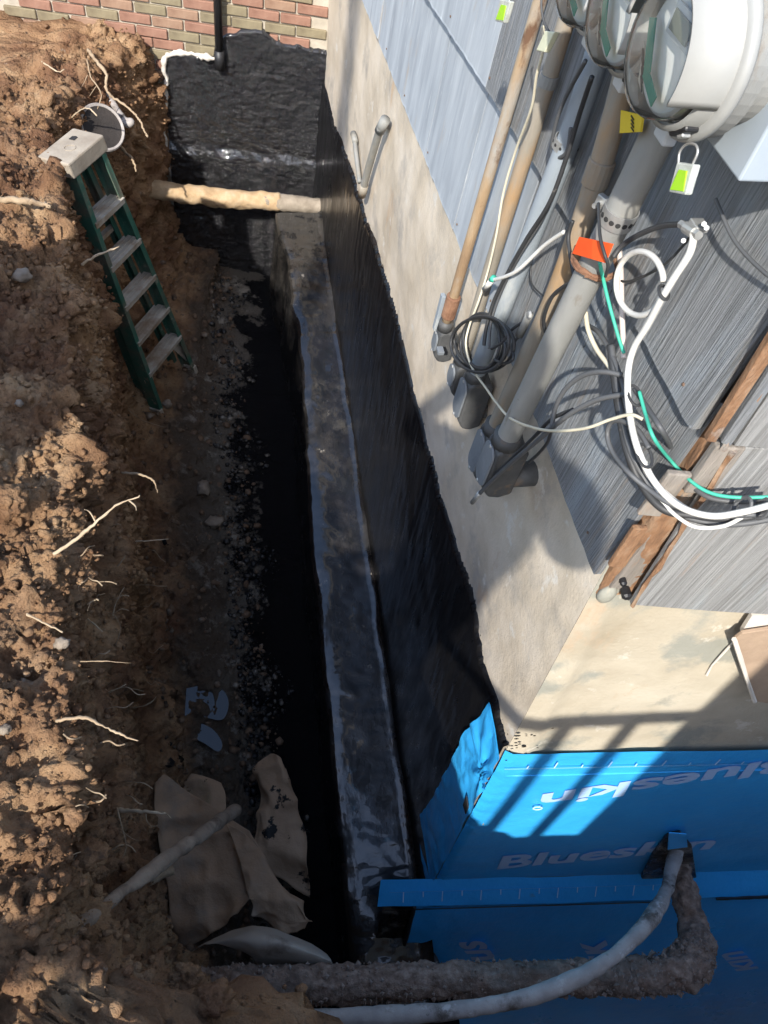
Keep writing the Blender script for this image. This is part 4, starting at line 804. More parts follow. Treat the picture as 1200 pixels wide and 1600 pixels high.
MB().box(onX(1092,352,.735), (.022, .026, .010)).build('mounting_lug', STEEL, gb, bevel=.002)
for (x, y) in [(1100,350),(1068,376),(1104,356)]:
    MB().tube([onX(x, y, .722), onX(x, y, .738)], .0040, 6).build('bolt_head', MGREY, gb)
lg = thing('ground_lug', 'small grey lug joining wires between the blue grey and stained conduits', 'connector', tuple(onX(818,510,.74)))
MB().tube([onX(828,490,.735), onX(812,524,.735)], .0095, 10).build('barrel', GALV, lg, smooth=True); MB().lathe([(0, .006), (.008, .005), (.010, 0)], onX(828,492,.725), (-1,0,0), 8).build('bolt_head', STEEL, lg)
for k, (pts, lb) in enumerate([([(822,500,-.735),(800,515,-.72),(785,535,-.71),(768,545,-.70)], 'upper wire from the small lug into the coil'), ([(812,524,-.735),(800,540,-.72),(802,560,-.71),(788,568,-.705),(772,562,-.70)], 'lower wire from the small lug into the coil')]):
    cable(lb, pts, .0040, BLKC)
# ---------------------------------------------------------------- step ladder leaning in the trench
FIB = M('green_fibreglass', [(.3, (.02,.10,.072)), (.7, (.05,.165,.12))], scale=9, stretch=(1,1,.3), rough=(.4,.65), bump=.15, bscale=50, layers=[((.17,.145,.11), 5, .54, .10), ((.30,.27,.22), 16, .64, .05)])
ALU = M('dirty_aluminium', [(.3, (.36,.325,.275)), (.7, (.50,.46,.40))], scale=10, rough=(.5,.75), bump=.25, bscale=60, layers=[((.26,.19,.13), 6, .55, .1), ((.5,.48,.44), 12, .68, .05)])
CAP = M('cap_plastic', [(.3, (.27,.225,.175)), (.7, (.40,.35,.28))], scale=10, rough=(.65,.85), bump=.3, bscale=50, layers=[((.32,.235,.15), 5, .60, .08)])
FL = at_z(243,640,4.56); FR = at_z(296,572,4.80); FR.z = FL.z
TL = at_z(106,268,3.26); TR = at_z(150,226,3.38); TR.z = TL.z
ldr = thing('step_ladder', 'green fibreglass step ladder with muddy treads leaning folded against the earth bank', 'ladder', tuple((FL+FR)/2))
wv = (FR-FL).normalized(); lv = ((FL+FR)/2-(TL+TR)/2).normalized(); nv = lv.cross(wv).normalized()
if nv.x < 0: nv = -nv
def rail(a, b_, w_, th, off, nm, mat, sgn):
    t = (b_-a).normalized(); o = nv*off
    ro = MB().box((a+b_)/2+o, (th, (b_-a).length, w_), (wv, t, nv)).build(nm, mat, ldr, bevel=.002)
    for q in (-1, 1):
        MB().box((a+b_)/2+o+nv*q*(w_/2-.004)-wv*sgn*(th/2+.011), (.024, (b_-a).length-.002, .006), (wv, t, nv)).build('rail_flange', mat, ro.parent, bevel=.001)
    return ro
rail(FL, TL, .075, .008, 0, 'rail', FIB, -1); rail(FR, TR, .075, .008, 0, 'rail', FIB, 1)
RLt, RRt = TL+wv*.02, TR-wv*.02; RLb, RRb = FL+wv*.025-lv*.05, FR-wv*.025-lv*.05
rail(RLb, RLt, .05, .007, -.085, 'rear_rail', FIB, -1); rail(RRb, RRt, .05, .007, -.085, 'rear_rail', FIB, 1)
for f in (.165, .325, .485, .645, .80):
    a, b_ = TL+(FL-TL)*f, TR+(FR-TR)*f; t = (b_-a)
    MB().box((a+b_)/2+nv*.0, (t.length-.012, .092, .006), (t.normalized(), nv, lv)).build('step', ALU, ldr, bevel=.001)
    for u_ in (-.024, 0, .024): MB().box((a+b_)/2+nv*u_-lv*.0045, (t.length-.02, .005, .004), (t.normalized(), nv, lv)).build('tread_rib', ALU, ldr)
    MB().box((a+b_)/2+nv*.037+lv*.014, (t.length-.012, .006, .030), (t.normalized(), nv, lv)).build('step_lip', ALU, ldr, bevel=.001)
    MB().box((a+b_)/2-nv*.037+lv*.012, (t.length-.012, .006, .024), (t.normalized(), nv, lv)).build('step_lip', ALU, ldr, bevel=.001)
for f in (.30, .55, .76):
    a, b_ = RLt+(RLb-RLt)*f-nv*.085, RRt+(RRb-RRt)*f-nv*.085
    MB().box((a+b_)/2, ((b_-a).length, .03, .022), ((b_-a).normalized(), nv, lv)).build('rear_brace', ALU, ldr, bevel=.002)
for p, s in ((FL, 1), (FR, -1)):
    MB().box(p+lv*.02-nv*.0, (.030, .07, .085), (wv, lv, nv)).build('foot', ALU, ldr, bevel=.004)
    a = p-lv*.30; bpt = p-lv*.03+wv*s*.0
    MB().prism([p-lv*.26+wv*s*.01, p-lv*.26+wv*s*.10, p-lv*.06+wv*s*.012], nv*.005).build('knee_brace', ALU, ldr)
tc = (TL+TR)/2-lv*.02-nv*.035; tw = (TR-TL).normalized()
MB().box(tc, ((TR-TL).length+.05, .155, .075), (tw, nv, lv)).build('top_cap', CAP, ldr, bevel=.008)
MB().prism([tc-lv*.0385+tw*a*.034*1+nv*b_ for a, b_ in [(1.2,-.035),(2.0,-.035),(2.2,-.02),(2.0,-.008),(1.2,-.008)]], -lv*.0015).build('cap_slot', BLK, ldr)
MB().tube([tc-lv*.0385+(tw*math.cos(a)*.024+nv*math.sin(a)*.024)-tw*.02+nv*.01 for a in np.linspace(0, 2*math.pi, 20, endpoint=False)], .0022, 5, closed=True).build('cap_moulding', CAP, ldr)

# ---------------------------------------------------------------- pipes crossing the trench
CLAY = M('clay_crust', [(.3, (.33,.22,.12)), (.5, (.44,.31,.18)), (.7, (.52,.40,.27))], scale=12, rough=(.9,1), bump=.7, bscale=60, bdist=.01, layers=[((.12,.075,.045), 4, .64, .04)])
CLAYG = M('grey_clay', [(.3, (.20,.165,.125)), (.7, (.34,.29,.23))], scale=12, rough=(.9,1), bump=.6, bscale=60, layers=[((.03,.027,.025), 6, .6, .05)])
CRUST = M('gravel_crust', [(.3, (.14,.09,.065)), (.5, (.27,.185,.14)), (.75, (.44,.33,.26))], scale=38, rough=(.9,1), bump=1, bscale=70, bdist=.012, detail=4, layers=[((.15,.12,.10), 5, .58, .08)])
PALEP = M('pale_pipe', [(.3, (.25,.225,.21)), (.7, (.40,.365,.34))], scale=12, rough=(.7,.9), bump=.3, bscale=50, layers=[((.10,.08,.065), 7, .57, .06), ((.05,.045,.04), 16, .67, .03), ((.46,.43,.41), 22, .62, .04)])
a, b_ = Vector((-.52, 4.60, H-2.95)), Vector((.83, 4.43, H-2.96))
pt = [a+(b_-a)*t+Vector((0, 0, .006*math.sin(t*9))) for t in np.linspace(0, 1, 90)]
o = thing('old_pipe', 'clay caked pipe spanning the far end of the trench in the sun', 'pipe', tuple(a))
MB().tube(pt[:72], .056, 26, jit=.018, jf=16).build('clay_crust', CLAY, o, smooth=True)
MB().tube(pt[64:], .050, 22, jit=.012, jf=24).build('pipe_run', CLAYG, o, smooth=True)
o = thing('drain_pipe', 'thick pipe crusted with gravel crossing the bottom and turning up into the blue sheet', 'pipe', tuple(at_z(700,1535,2.78)))
pp_ = spline([at_z(200,1552,2.74), at_z(330,1546,2.73), at_z(480,1540,2.74), at_z(700,1532,2.76), at_z(900,1528,2.78), at_z(1010,1524,2.79), at_z(1068,1512,2.81), at_z(1088,1482,2.88), at_z(1080,1440,2.98), at_z(1066,1385,3.06), onB(1050,1335,-.05)], 26)
n = len(pp_); rr = [(.061+.006*math.sin(i*.05)+(.010*math.exp(-((i-n*.63)/14.)**2)))*(1-.14*max(0, (i-n*.72)/(n*.28))) for i in range(n)]
MB().tube(pp_, rr, 44, jit=.024, jf=30).build('pipe_run', CRUST, o, smooth=True)
# pebbles stuck to the crust
gm = MB(); ico = [Vector(v) for v in [(1,0,0),(-1,0,0),(0,1,0),(0,-1,0),(0,0,1),(0,0,-1)]]; icf = [(0,2,4),(2,1,4),(1,3,4),(3,0,4),(2,0,5),(1,2,5),(3,1,5),(0,3,5)]
for k in range(3600):
    i = int(rng.uniform(8, n*.72)); t = (pp_[i+1]-pp_[i]).normalized(); u = t.orthogonal().normalized(); b2 = t.cross(u); an = rng.uniform(0, 6.28)
    nn = u*math.cos(an)+b2*math.sin(an); s = .002+.010*rng.random()**6; c = pp_[i]+nn*(rr[i]+.002)
    gm.add([c+Vector((v.x*s*rng.uniform(.6,1.4), v.y*s*rng.uniform(.6,1.4), v.z*s*rng.uniform(.6,1.4))) for v in ico], icf)
gm.build('stuck_gravel', M('gravel', [(.3, (.17,.125,.10)), (.7, (.36,.275,.225))], scale=60, bump=.2), o, fix=False)['kind'] = 'stuff'
o2 = thing('water_pipe', 'slender pale pipe curving in front of the gravel crusted one', 'pipe', tuple(at_z(700,1580,2.45)))
pw = spline([at_z(250,1606,2.44), at_z(400,1592,2.44), at_z(550,1589,2.44), at_z(700,1580,2.45), at_z(830,1556,2.48), at_z(930,1513,2.53), at_z(1000,1455,2.64), at_z(1038,1400,2.80), at_z(1052,1350,2.95), onB(1062,1310,-.04)], 14)
MB().tube(pw, [.026+.0025*math.sin(i*.23) for i in range(len(pw))], 18, jit=.006, jf=26).build('pipe_run', PALEP, o2, smooth=True)
pc = thing('pipe_seal', 'torn black mastic and blue patch where the two pipes enter the wall', 'seal', tuple(onB(1045,1350,.03)))
ms = [onB(x, y, .022) for x, y in [(1040,1302),(1062,1296),(1080,1318),(1088,1370),(1082,1402),(1040,1408),(1008,1398),(1001,1366),(1018,1332)]]
MB().prism(ms, NB*.012).build('mastic', TARRUB, pc, bevel=.004)
MB().prism([onB(x, y, .04) for x, y in [(1045,1300),(1072,1302),(1074,1322),(1043,1326)]], NB*.004).build('blue_patch', BLUE, pc)
dr = thing('drain_tile', 'rim of a black corrugated drain hose beside the gravel crusted pipe', 'hose', tuple(at_z(660,1502,3.40)))
c = at_z(660,1512,3.42); axv = (Vector((0, 0, 1))*.8-ray(660,1500).normalized()*.4).normalized()
for k in range(3): MB().lathe([(.058, .018-.03*k), (.074, .02-.03*k), (.079, .01-.03*k), (.074, 0-.03*k), (.062, -.006-.03*k)], c, axv, 28).build('corrugation', BLK, dr, smooth=True)

# ---------------------------------------------------------------- kraft paper thrown in the trench
PAP = M('kraft_paper', [(.3, (.33,.205,.12)), (.7, (.45,.30,.19))], scale=3, rough=(.75,.9), bump=.7, bscale=7, bdist=.02, layers=[((.30,.235,.175), 4, .6, .08)])
PAPT = M('kraft_paper_tarred', [(.3, (.32,.205,.125)), (.7, (.44,.30,.19))], scale=3, rough=(.6,.9), bump=.7, bscale=7, bdist=.02, layers=[((.33,.27,.15), 3, .62, .05), ((.008,.008,.008), 9, .60, .015, (1,1,.35))])
PAPP = M('kraft_paper_pale', [(.3, (.36,.30,.24)), (.7, (.48,.41,.34))], scale=4, rough=(.75,.9), bump=.2, bscale=9, layers=[((.10,.07,.05), 4, .66, .06)])
def sheet(label, rows, mat, wr=.02, nm='kraft_paper', fr=5, th=.0015, seed=0):
    """rows = lists of (px, py, z) control points, lofted into a crumpled sheet"""
    R = [spline([at_z(*p) for p in r], 10) for r in rows]; cols = len(R[0]); G = []
    for j in range(cols): G.append(spline([r[j] for r in R], 12))
    Aq = np.array([[tuple(v) for v in g] for g in G]); nn = grid_normals(Aq); q = Aq.reshape(-1, 3)
    f = np.abs(fbm(q, fr, 1, 120+seed))*2.0+.9*np.abs(fbm(q, fr*2.3, 1, 121+seed))+.25*np.abs(fbm(q, fr*5, 1, 122+seed))
    Aq += nn*(f*wr).reshape(Aq.shape[:2])[:, :, None]
    o = fastgrid(nm, Aq, mat); md = o.modifiers.new('s', 'SOLIDIFY'); md.thickness = th
    return tag(o, label, 'paper', 'sheets of brown paper thrown in the trench')
sheet('large crumpled brown paper lying under the wooden stick', [[(244,1196,3.42),(300,1238,3.45),(345,1270,3.40),(385,1300,3.36)], [(242,1270,3.36),(290,1290,3.38),(350,1320,3.34),(420,1360,3.30)], [(255,1370,3.30),(300,1385,3.30),(345,1405,3.28),(395,1395,3.26)], [(270,1492,3.25),(310,1470,3.22),(345,1440,3.22),(386,1396,3.22)]], PAP, .035, seed=1)
sheet('brown paper fold with torn pale edge beside the large crumpled sheet', [[(352,1285,3.36),(385,1305,3.34),(430,1352,3.30),(478,1405,3.28)], [(372,1340,3.30),(405,1360,3.28),(445,1395,3.24),(486,1430,3.22)], [(386,1396,3.24),(410,1420,3.22),(448,1448,3.20),(486,1448,3.2)], [(398,1430,3.22),(412,1448,3.22),(440,1466,3.22),(476,1462,3.22)]], PAP, .03, seed=4)
sheet('upright brown paper spotted with black tar next to the dark footing', [[(392,1200,3.62),(415,1178,3.60),(436,1182,3.58),(448,1200,3.56)], [(398,1250,3.56),(420,1230,3.54),(450,1230,3.52),(466,1250,3.50)], [(392,1310,3.46),(415,1300,3.46),(452,1300,3.44),(475,1310,3.42)], [(400,1345,3.40),(430,1370,3.40),(460,1395,3.38),(480,1405,3.36)]], PAPT, .03, seed=7)
sheet('small yellowish paper scrap behind the large crumpled sheet', [[(262,1212,3.62),(300,1208,3.62),(345,1220,3.6)], [(285,1240,3.58),(310,1236,3.58),(350,1240,3.56)], [(300,1262,3.52),(330,1270,3.5),(352,1280,3.5)]], PAPT, .02, seed=9)
sheet('rolled pale paper curling up against the gravel crusted pipe', [[(298,1484,2.98),(345,1458,2.98),(400,1444,2.98),(455,1458,2.96),(512,1488,2.94)], [(330,1474,2.84),(370,1462,2.80),(415,1458,2.78),(470,1474,2.78),(520,1500,2.82)], [(395,1500,2.80),(405,1493,2.76),(440,1494,2.76),(480,1502,2.78),(518,1516,2.84)], [(398,1525,2.95),(420,1530,2.95),(450,1530,2.95),(490,1530,2.95),(515,1530,2.96)]], PAPP, .008, seed=12)

# ---------------------------------------------------------------- roots, sticks, stones, puddles
ROOT = M('root_bark', [(.3, (.26,.18,.11)), (.7, (.42,.32,.21))], scale=14, rough=(.8,.95), bump=.5, bscale=60, layers=[((.15,.10,.06), 8, .66, .05)])
TWIG = M('dry_twig', [(.3, (.36,.27,.17)), (.7, (.50,.40,.28))], scale=20, rough=(.8,.95), bump=.3, bscale=80)
STICK = M('old_stick', [(.3, (.20,.145,.105)), (.7, (.37,.29,.22))], scale=6, stretch=(2,2,1), rough=(.8,.95), bump=.8, bscale=30, bdist=.01, layers=[((.12,.085,.06), 9, .6, .08)])
def zof(p): 
    r = ray(600, 800); return (p-CAM).dot(Vector(_F.tolist()))
def root(label, pts, r, mat=ROOT, lift=.03, name='root', cat='root', branches=(), group='roots and twigs poking out of the cut bank', dz=0):
    base = soil_at(*pts[0]); z = zof(base)
    def mk(ps): return spline([at_z(x, y, z+(.02 if i == 0 and ps is pts else -lift*min(1, i/2))+dz*i) for i, (x, y) in enumerate(ps)], 7)
    P = mk(pts); n_ = len(P)
    r *= .78; P = [p+Vector(((rng.random()-.5), (rng.random()-.5), (rng.random()-.5)))*r*.7 for p in P]
    o = MB().tube(P, [r*(1-.65*i/n_) for i in range(n_)], 7, jit=r*.5, jf=40).build(name, mat, None, smooth=True)
    tag(o, label, cat, group)
    for br in branches:
        Q = mk(br); MB().tube(Q, [r*.5*(1-.6*i/len(Q)) for i in range(len(Q))], 6, jit=r*.3, jf=50).build('side_root', mat, o, smooth=True)
    return o
root('longest pale twig reaching out over the trench at half height', [(84,866),(120,842),(150,816),(186,788),(219,775)], .0065, TWIG, branches=[[(200,781),(211,790),(213,797)], [(150,816),(140,800),(132,796)]])
root('pale straw sticking out just below the longest twig', [(212,846),(235,845),(263,842)], .003, TWIG)
root('small forked twig left of the dark mud', [(176,962),(182,940),(194,918)], .003, TWIG, branches=[[(182,940),(190,930),(199,935)]])
root('tiny twig fork above the small forked twig', [(181,888),(190,877),(196,868)], .003, TWIG)
root('bare twig lying across the sunlit bank edge', [(38,958),(66,972),(98,988)], .005, TWIG)
root('short pale twig pair beside the bank edge', [(136,944),(150,937),(154,938)], .003, TWIG, branches=[[(142,940),(138,950),(137,954)]])
root('crooked thin twig under the twig pair', [(136,966),(148,976),(160,987)], .003, TWIG)
root('long brown root crossing the dark bank face at lower left', [(88,1126),(130,1121),(160,1134),(190,1148),(216,1158)], .005, ROOT)
root('short bright twig above the long brown root', [(170,1082),(184,1076),(197,1069)], .0028, TWIG)
root('hooked pale twig at the foot of the bank', [(208,1106),(228,1102),(240,1094),(244,1088)], .0035, TWIG)
root('broken flat stick end shining in the sun above the paper', [(186,1266),(222,1268),(258,1271)], .0085, TWIG)
root('curly root hair below the broken stick end', [(228,1272),(230,1284),(238,1291),(249,1289)], .0018, TWIG)
root('thin root hanging beside the stick in the shade', [(183,1262),(190,1290),(197,1325),(184,1352)], .0025, ROOT, branches=[[(193,1300),(210,1312),(230,1312)]])
root('root stub sticking out next to the ladder in the sun', [(128,414),(150,400),(186,386)], .008, TWIG)
root('thick horizontal root on the sunlit bank at the left edge', [(-12,310),(30,313),(66,318),(78,324)], .018, ROOT, lift=.02)
root('grey roots hanging in the shaded bank face', [(190,738),(222,742),(240,752),(246,770)], .005, ROOT)
root('wiry root low on the shaded bank by the ladder foot', [(200,640),(222,656),(258,668)], .003, ROOT)
root('thin root curving in the shade under the bank edge', [(180,1010),(188,980),(176,957)], .002, ROOT)
root('fine root lying level across the dark bank face', [(120,1034),(160,1033),(205,1036)], .002, ROOT)
root('long wavy root hanging at the far end beside the black wall', [(138,78),(152,98),(166,115),(166,140),(182,156),(206,174),(218,188),(226,206),(231,214)], .013, ROOT, lift=.08)
root('pale forked root below the round lid', [(184,224),(196,238),(208,250),(212,268)], .014, ROOT, lift=.06)
root('thin root hanging above the round lid', [(136,92),(142,120),(158,146),(152,170)], .006, ROOT, lift=.06, branches=[[(140,110),(132,128),(126,138)], [(150,135),(140,150)]])
root('root arching across the round lid', [(112,184),(126,172),(140,170),(152,182)], .006, TWIG, lift=.14)
root('twigs dangling at the back of the ladder cap', [(66,96),(90,112),(100,108)], .006, TWIG, lift=.05)
hr = MB()
for k in range(34):
    x = rng.uniform(120, 235); y = rng.uniform(820, 1360); dx = rng.uniform(15, 45)*rng.choice([-1, 1, 1]); dy = rng.uniform(-14, 26); z = zof(soil_at(x, y)); r = rng.uniform(.0009, .0020)
    hr.tube(spline([at_z(x, y, z+.02), at_z(x+dx*.35, y+dy*.2+rng.uniform(-5, 5), z-.02), at_z(x+dx*.7, y+dy*.6+rng.uniform(-5, 5), z-.03), at_z(x+dx, y+dy, z-.02)], 5), r, 5)
tag(hr.build('root_hairs', ROOT, None, fix=False), 'fine root hairs hanging from the shaded face of the cut bank', 'roots', None, 'stuff')
gp = thing('bent_pipe', 'grey bent pipe end sticking out of the earth above the round lid', 'pipe', tuple(soil_at(160,130)))
z = zof(soil_at(185,180))-.10
MB().tube(spline([at_z(150,118,z+.1), at_z(168,148,z+.05), at_z(192,184,z), at_z(204,190,z-.02), at_z(200,194,z-.02), at_z(180,190,z)], 8), .018, 10, jit=.006).build('pipe_run', PALEP, gp, smooth=True)
dsk = thing('round_lid', 'round dark lid with a chalky rim half buried in the bank above the ladder', 'lid', (0,0,0))
c = at_z(160,199, zof(soil_at(160,199))-.07); ax_ = Vector((.42, -.62, .66)).normalized(); dsk.location = c; bpy.context.view_layer.update()
MB().lathe([(0, -.004), (.085, -.004), (.100, .0), (.1005, .0)], c, ax_, 36).build('lid_face', M('lid_dark', [(.3, (.014,.011,.010)), (.7, (.035,.028,.025))], scale=12, bump=.4, bscale=50), dsk, smooth=True)
MB().lathe([(.100, -.09), (.112, -.09), (.116, 0), (.110, .008), (.100, .004), (.098, -.006)], c, ax_, 36).build('lid_rim', PALEP, dsk, smooth=False)
za_ = zof(soil_at(150, 1426))+.03; zb_ = min(3.05, zof(soil_at(250, 1350))-.03); a, b_ = at_z(150, 1426, za_), at_z(368, 1264, 3.02); P = [a+(b_-a)*t+Vector((0, 0, .012*math.sin(t*5))) for t in np.linspace(-.12, 1, 60)]
o = MB().tube(P, [11.5/1200*zof(p)*(1-.12*i/60) for i, p in enumerate(P)], 16, jit=.009, jf=14).build('wooden_stick', STICK, None, smooth=True); tag(o, 'weathered wooden stick lying diagonally over the brown paper', 'stick')
P = [at_z(270,1360,2.9)+(at_z(130,1425,2.66)-at_z(270,1360,2.9))*t for t in np.linspace(0, 1, 30)]
tag(MB().tube(P, .018, 10, jit=.012, jf=14).build('root', ROOT, None, smooth=True), 'thick crooked root under the weathered stick', 'root', 'roots and twigs poking out of the cut bank')

def blob(c, s, seed, sub=3, amp=.35, fr=None, sq=(1,1,1)):
    bm = bmesh.new(); bmesh.ops.create_icosphere(bm, subdivisions=sub, radius=1); V = np.array([tuple(v.co) for v in bm.verts]); F = [[v.index for v in f.verts] for f in bm.faces]; bm.free()
    V *= (1+amp*fbm(V+seed*3.1, 1.3, 3, seed)+amp*.35*fbm(V+seed, 5, 2, seed))[:, None]; V *= np.array(sq); V *= (1+(.30*facets(V+seed, 1.5, seed) if amp > .1 else 0)+(.10*facets(V+seed, 4, seed+3) if amp > .1 else 0))[:, None] if amp > .1 else 1
    return np.array(tuple(c))+V*s, F
CLOD = M('clod_earth', [(.3, (.20,.125,.075)), (.6, (.31,.205,.125)), (.8, (.42,.31,.21))], scale=18, rough=(.9,1), bump=.8, bscale=110, bdist=.006, spec=.15)
STONE = M('stone', [(.3, (.17,.135,.10)), (.7, (.28,.23,.18))], scale=14, rough=(.8,.95), bump=.4, bscale=70)
k = 0
for (x, y, rpx, m, nm, lb) in [(138,1336,27,CLOD,'earth_clod','big sunlit lump of earth on the bank edge near the broken stick end'), (118,1278,15,CLOD,'earth_clod','grey brown lump of earth above the big sunlit one'), (146,1303,12,CLOD,'earth_clod','small loose lump of earth beside the big sunlit one'),
        (96,1372,12,CLOD,'earth_clod','crumb of earth left of the big sunlit lump'), (15,785,24,CLOD,'earth_clod','rounded lump of earth at the left edge at half height'), (72,152,14,CLOD,'stone','squared brown stone left of the round lid'),
        (336,815,12,STONE,'stone','smooth oval stone in the muddy trench floor'), (318,762,10,STONE,'stone','flat tan stone above the smooth oval one'), (30,630,6,STONE,'stone','small white pebble stuck in the shaded bank'), (262,632,7,STONE,'stone','pale chip of stone at the ladder foot'),
        (98,1005,11,STONE,'stone','pale stone on the sunlit bank edge'), (8,1140,9,STONE,'stone','whitish stone at the left edge of the bank'), (292,1528,24,CLOD,'earth_clod','large lump of earth where the crusted pipe leaves the bank'), (335,1562,26,CLOD,'earth_clod','lump of earth between the two bottom pipes'), (35,430,14,STONE,'stone','ashy white lump high on the left bank')]:
    k += 1; p = soil_at(x, y); z = zof(p)-rpx*.5/1200*zof(p); s = rpx*z/1200
    V, F = blob(at_z(x, y, z), s, k, 4 if rpx > 20 else 3, .42 if m is CLOD else .34, sq=(1, rng.uniform(.8,1.2), rng.uniform(.65,.9)))
    tag(MB().add(V, F).build(nm, SOIL if m is CLOD else m, None, smooth=True), lb, 'stone' if nm == 'stone' else 'earth clod')
WATER = bpy.data.materials.new('puddle_water'); WATER.use_nodes = True; b = WATER.node_tree.nodes['Principled BSDF']; b.inputs['Base Color'].default_value = (.02,.016,.012,1); b.inputs['Roughness'].default_value = .02; b.inputs['IOR'].default_value = 1.6
for (pts) in ([(294,1078),(318,1074),(345,1080),(354,1100),(345,1122),(318,1118),(300,1112),(292,1120)], [(284,1134),(305,1130),(330,1140),(344,1160),(338,1172),(318,1160),(300,1152),(282,1148)], [(258,1184),(272,1178),(286,1186),(276,1194),(256,1196)]):
    P3_ = [soil_at(x, y) for x, y in pts]; bx_ = SOILPTS.reshape(-1, 3); xs_ = [p.x for p in P3_]; ys_ = [p.y for p in P3_]
    zt_ = float(np.percentile(bx_[(bx_[:,0] > min(xs_)) & (bx_[:,0] < max(xs_)) & (bx_[:,1] > min(ys_)) & (bx_[:,1] < max(ys_)), 2], 52)); cxp = sum(x for x, y in pts)/len(pts); cyp = sum(y for x, y in pts)/len(pts); pts = [(cxp+(x-cxp)*1.1, cyp+(y-cyp)*1.1) for x, y in pts]; P = [on_plane(x, y, (0, 0, zt_), (0, 0, 1)) for x, y in pts]; P = spline(P+[P[0]], 6)[:-1]
    o = MB().add(P, [tuple(range(len(P)))]).build('puddle', WATER, None); o['kind'] = 'structure'

# scattered crumbs of earth on the bank, rubble on the floor: nobody could count these
def scatter(name, nmax, jr, size, mat, seed, pw=3.0, flat=.75, keep=None, tint=None):
    r_ = np.random.default_rng(seed); S = SOILPTS[:, jr[0]:jr[1]].reshape(-1, 3); S = S[(S[:,0] > -1.3) & (S[:,1] > -.1) & (S[:,1] < 5)]
    if keep is not None: S = S[keep(S)]
    I = r_.integers(0, len(S), nmax); c = S[I]+r_.normal(0, .008, (nmax, 3)); s = size[0]+(size[1]-size[0])*r_.random(nmax)**pw
    bm = bmesh.new(); bmesh.ops.create_icosphere(bm, subdivisions=1, radius=1); V0 = np.array([tuple(v.co) for v in bm.verts]); F0 = np.array([[v.index for v in f.verts] for f in bm.faces]); bm.free()
    nv_ = len(V0); V = V0[None]*(1+r_.uniform(-.3, .3, (nmax, nv_, 1)))*r_.uniform(.6, 1.3, (nmax, 1, 3)); V[:, :, 2] *= flat; V = c[:, None]+V*s[:, None, None]
    F = (F0[None]+(np.arange(nmax)*nv_)[:, None, None]).reshape(-1, 3); me = bpy.data.meshes.new(name); me.vertices.add(nmax*nv_); me.vertices.foreach_set('co', V.astype(np.float32).ravel())
    me.loops.add(F.size); me.loops.foreach_set('vertex_index', F.ravel().astype(np.int32)); me.polygons.add(len(F)); me.polygons.foreach_set('loop_start', (np.arange(len(F))*3).astype(np.int32)); me.polygons.foreach_set('loop_total', np.full(len(F), 3, np.int32)); me.update(calc_edges=True)
    me.materials.append(mat); o = bpy.data.objects.new(name, me); COL.objects.link(o); return tag(o, kind='stuff')
tag(scatter('loose_earth', 42000, (20, 190), (.0016, .015), SOIL, 11, 6), 'loose crumbs of earth all over the cut bank', 'earth')
tag(scatter('floor_rubble', 2600, (js-20, js+95), (.003, .026), MUD, 12, 4), 'muddy rubble on the trench floor', 'rubble')
tag(scatter('tarred_rubble', 3200, (js+60, js+150), (.003, .022), TARRUB, 13, 4, keep=lambda S: (S[:,0] < .26+.10*np.sin(S[:,1]*9)) & (S[:,0] > .02+.05*np.sin(S[:,1]*5))), 'rubble spattered with black tar along the trench floor', 'rubble')
# ---------------------------------------------------------------- what stands behind the camera: rail, added shade fence, pole, photographer
IRON = M('rail_paint', [(.3, (.03,.03,.032)), (.7, (.05,.05,.052))], rough=(.4,.6), bump=.1)
BOARD = M('fence_board', [(.3, (.22,.19,.155)), (.7, (.33,.29,.24))], scale=5, stretch=(8,8,1), rough=(.8,.95), bump=.4, bscale=14)
RY = -1.05
gr = thing('guard_rail', 'dark iron guard rail on the street side at the near end of the trench', 'railing', (.1, RY, H-1.5))
MB().box((-.55, RY, H-.425), (1.98, .05, .045)).build('top_rail', IRON, gr, bevel=.006)
for k in (0, 1, 4, 5, 6, 7, 8): MB().box((.055+.205-.205*k, RY, H-.95), (.045, .03, 1.05)).build('baluster', IRON, gr, bevel=.004)
fn = thing('shade_fence', 'unseen board fence added right of the guard rail to shade the end wall', 'fence', (1.5, RY-.03, H-1.5))  # added out of view, casts the straight shadow edge on the end wall
for k in range(18): MB().box((.435+.075+.152*k, RY, H-.78+rng.uniform(-.02, .02)), (.15, .022, 1.60)).build('board', BOARD, fn, bevel=.003)
for z in (-.2, -1.2): MB().box((1.78, RY-.035, H+z), (2.7, .045, .09)).build('fence_rail', BOARD, fn)
pl = thing('utility_pole', 'weathered wooden utility pole on the left beyond the added spoil heap', 'pole', (-1.72, -.68, H-1.75))
MB().tube([Vector((-1.72, -.68, H-1.8+t)) for t in np.linspace(0, 8, 30)], [.085-.002*k/3 for k in range(30)], 18, jit=.004, jf=9).build('pole_shaft', BOARD, pl, smooth=True)
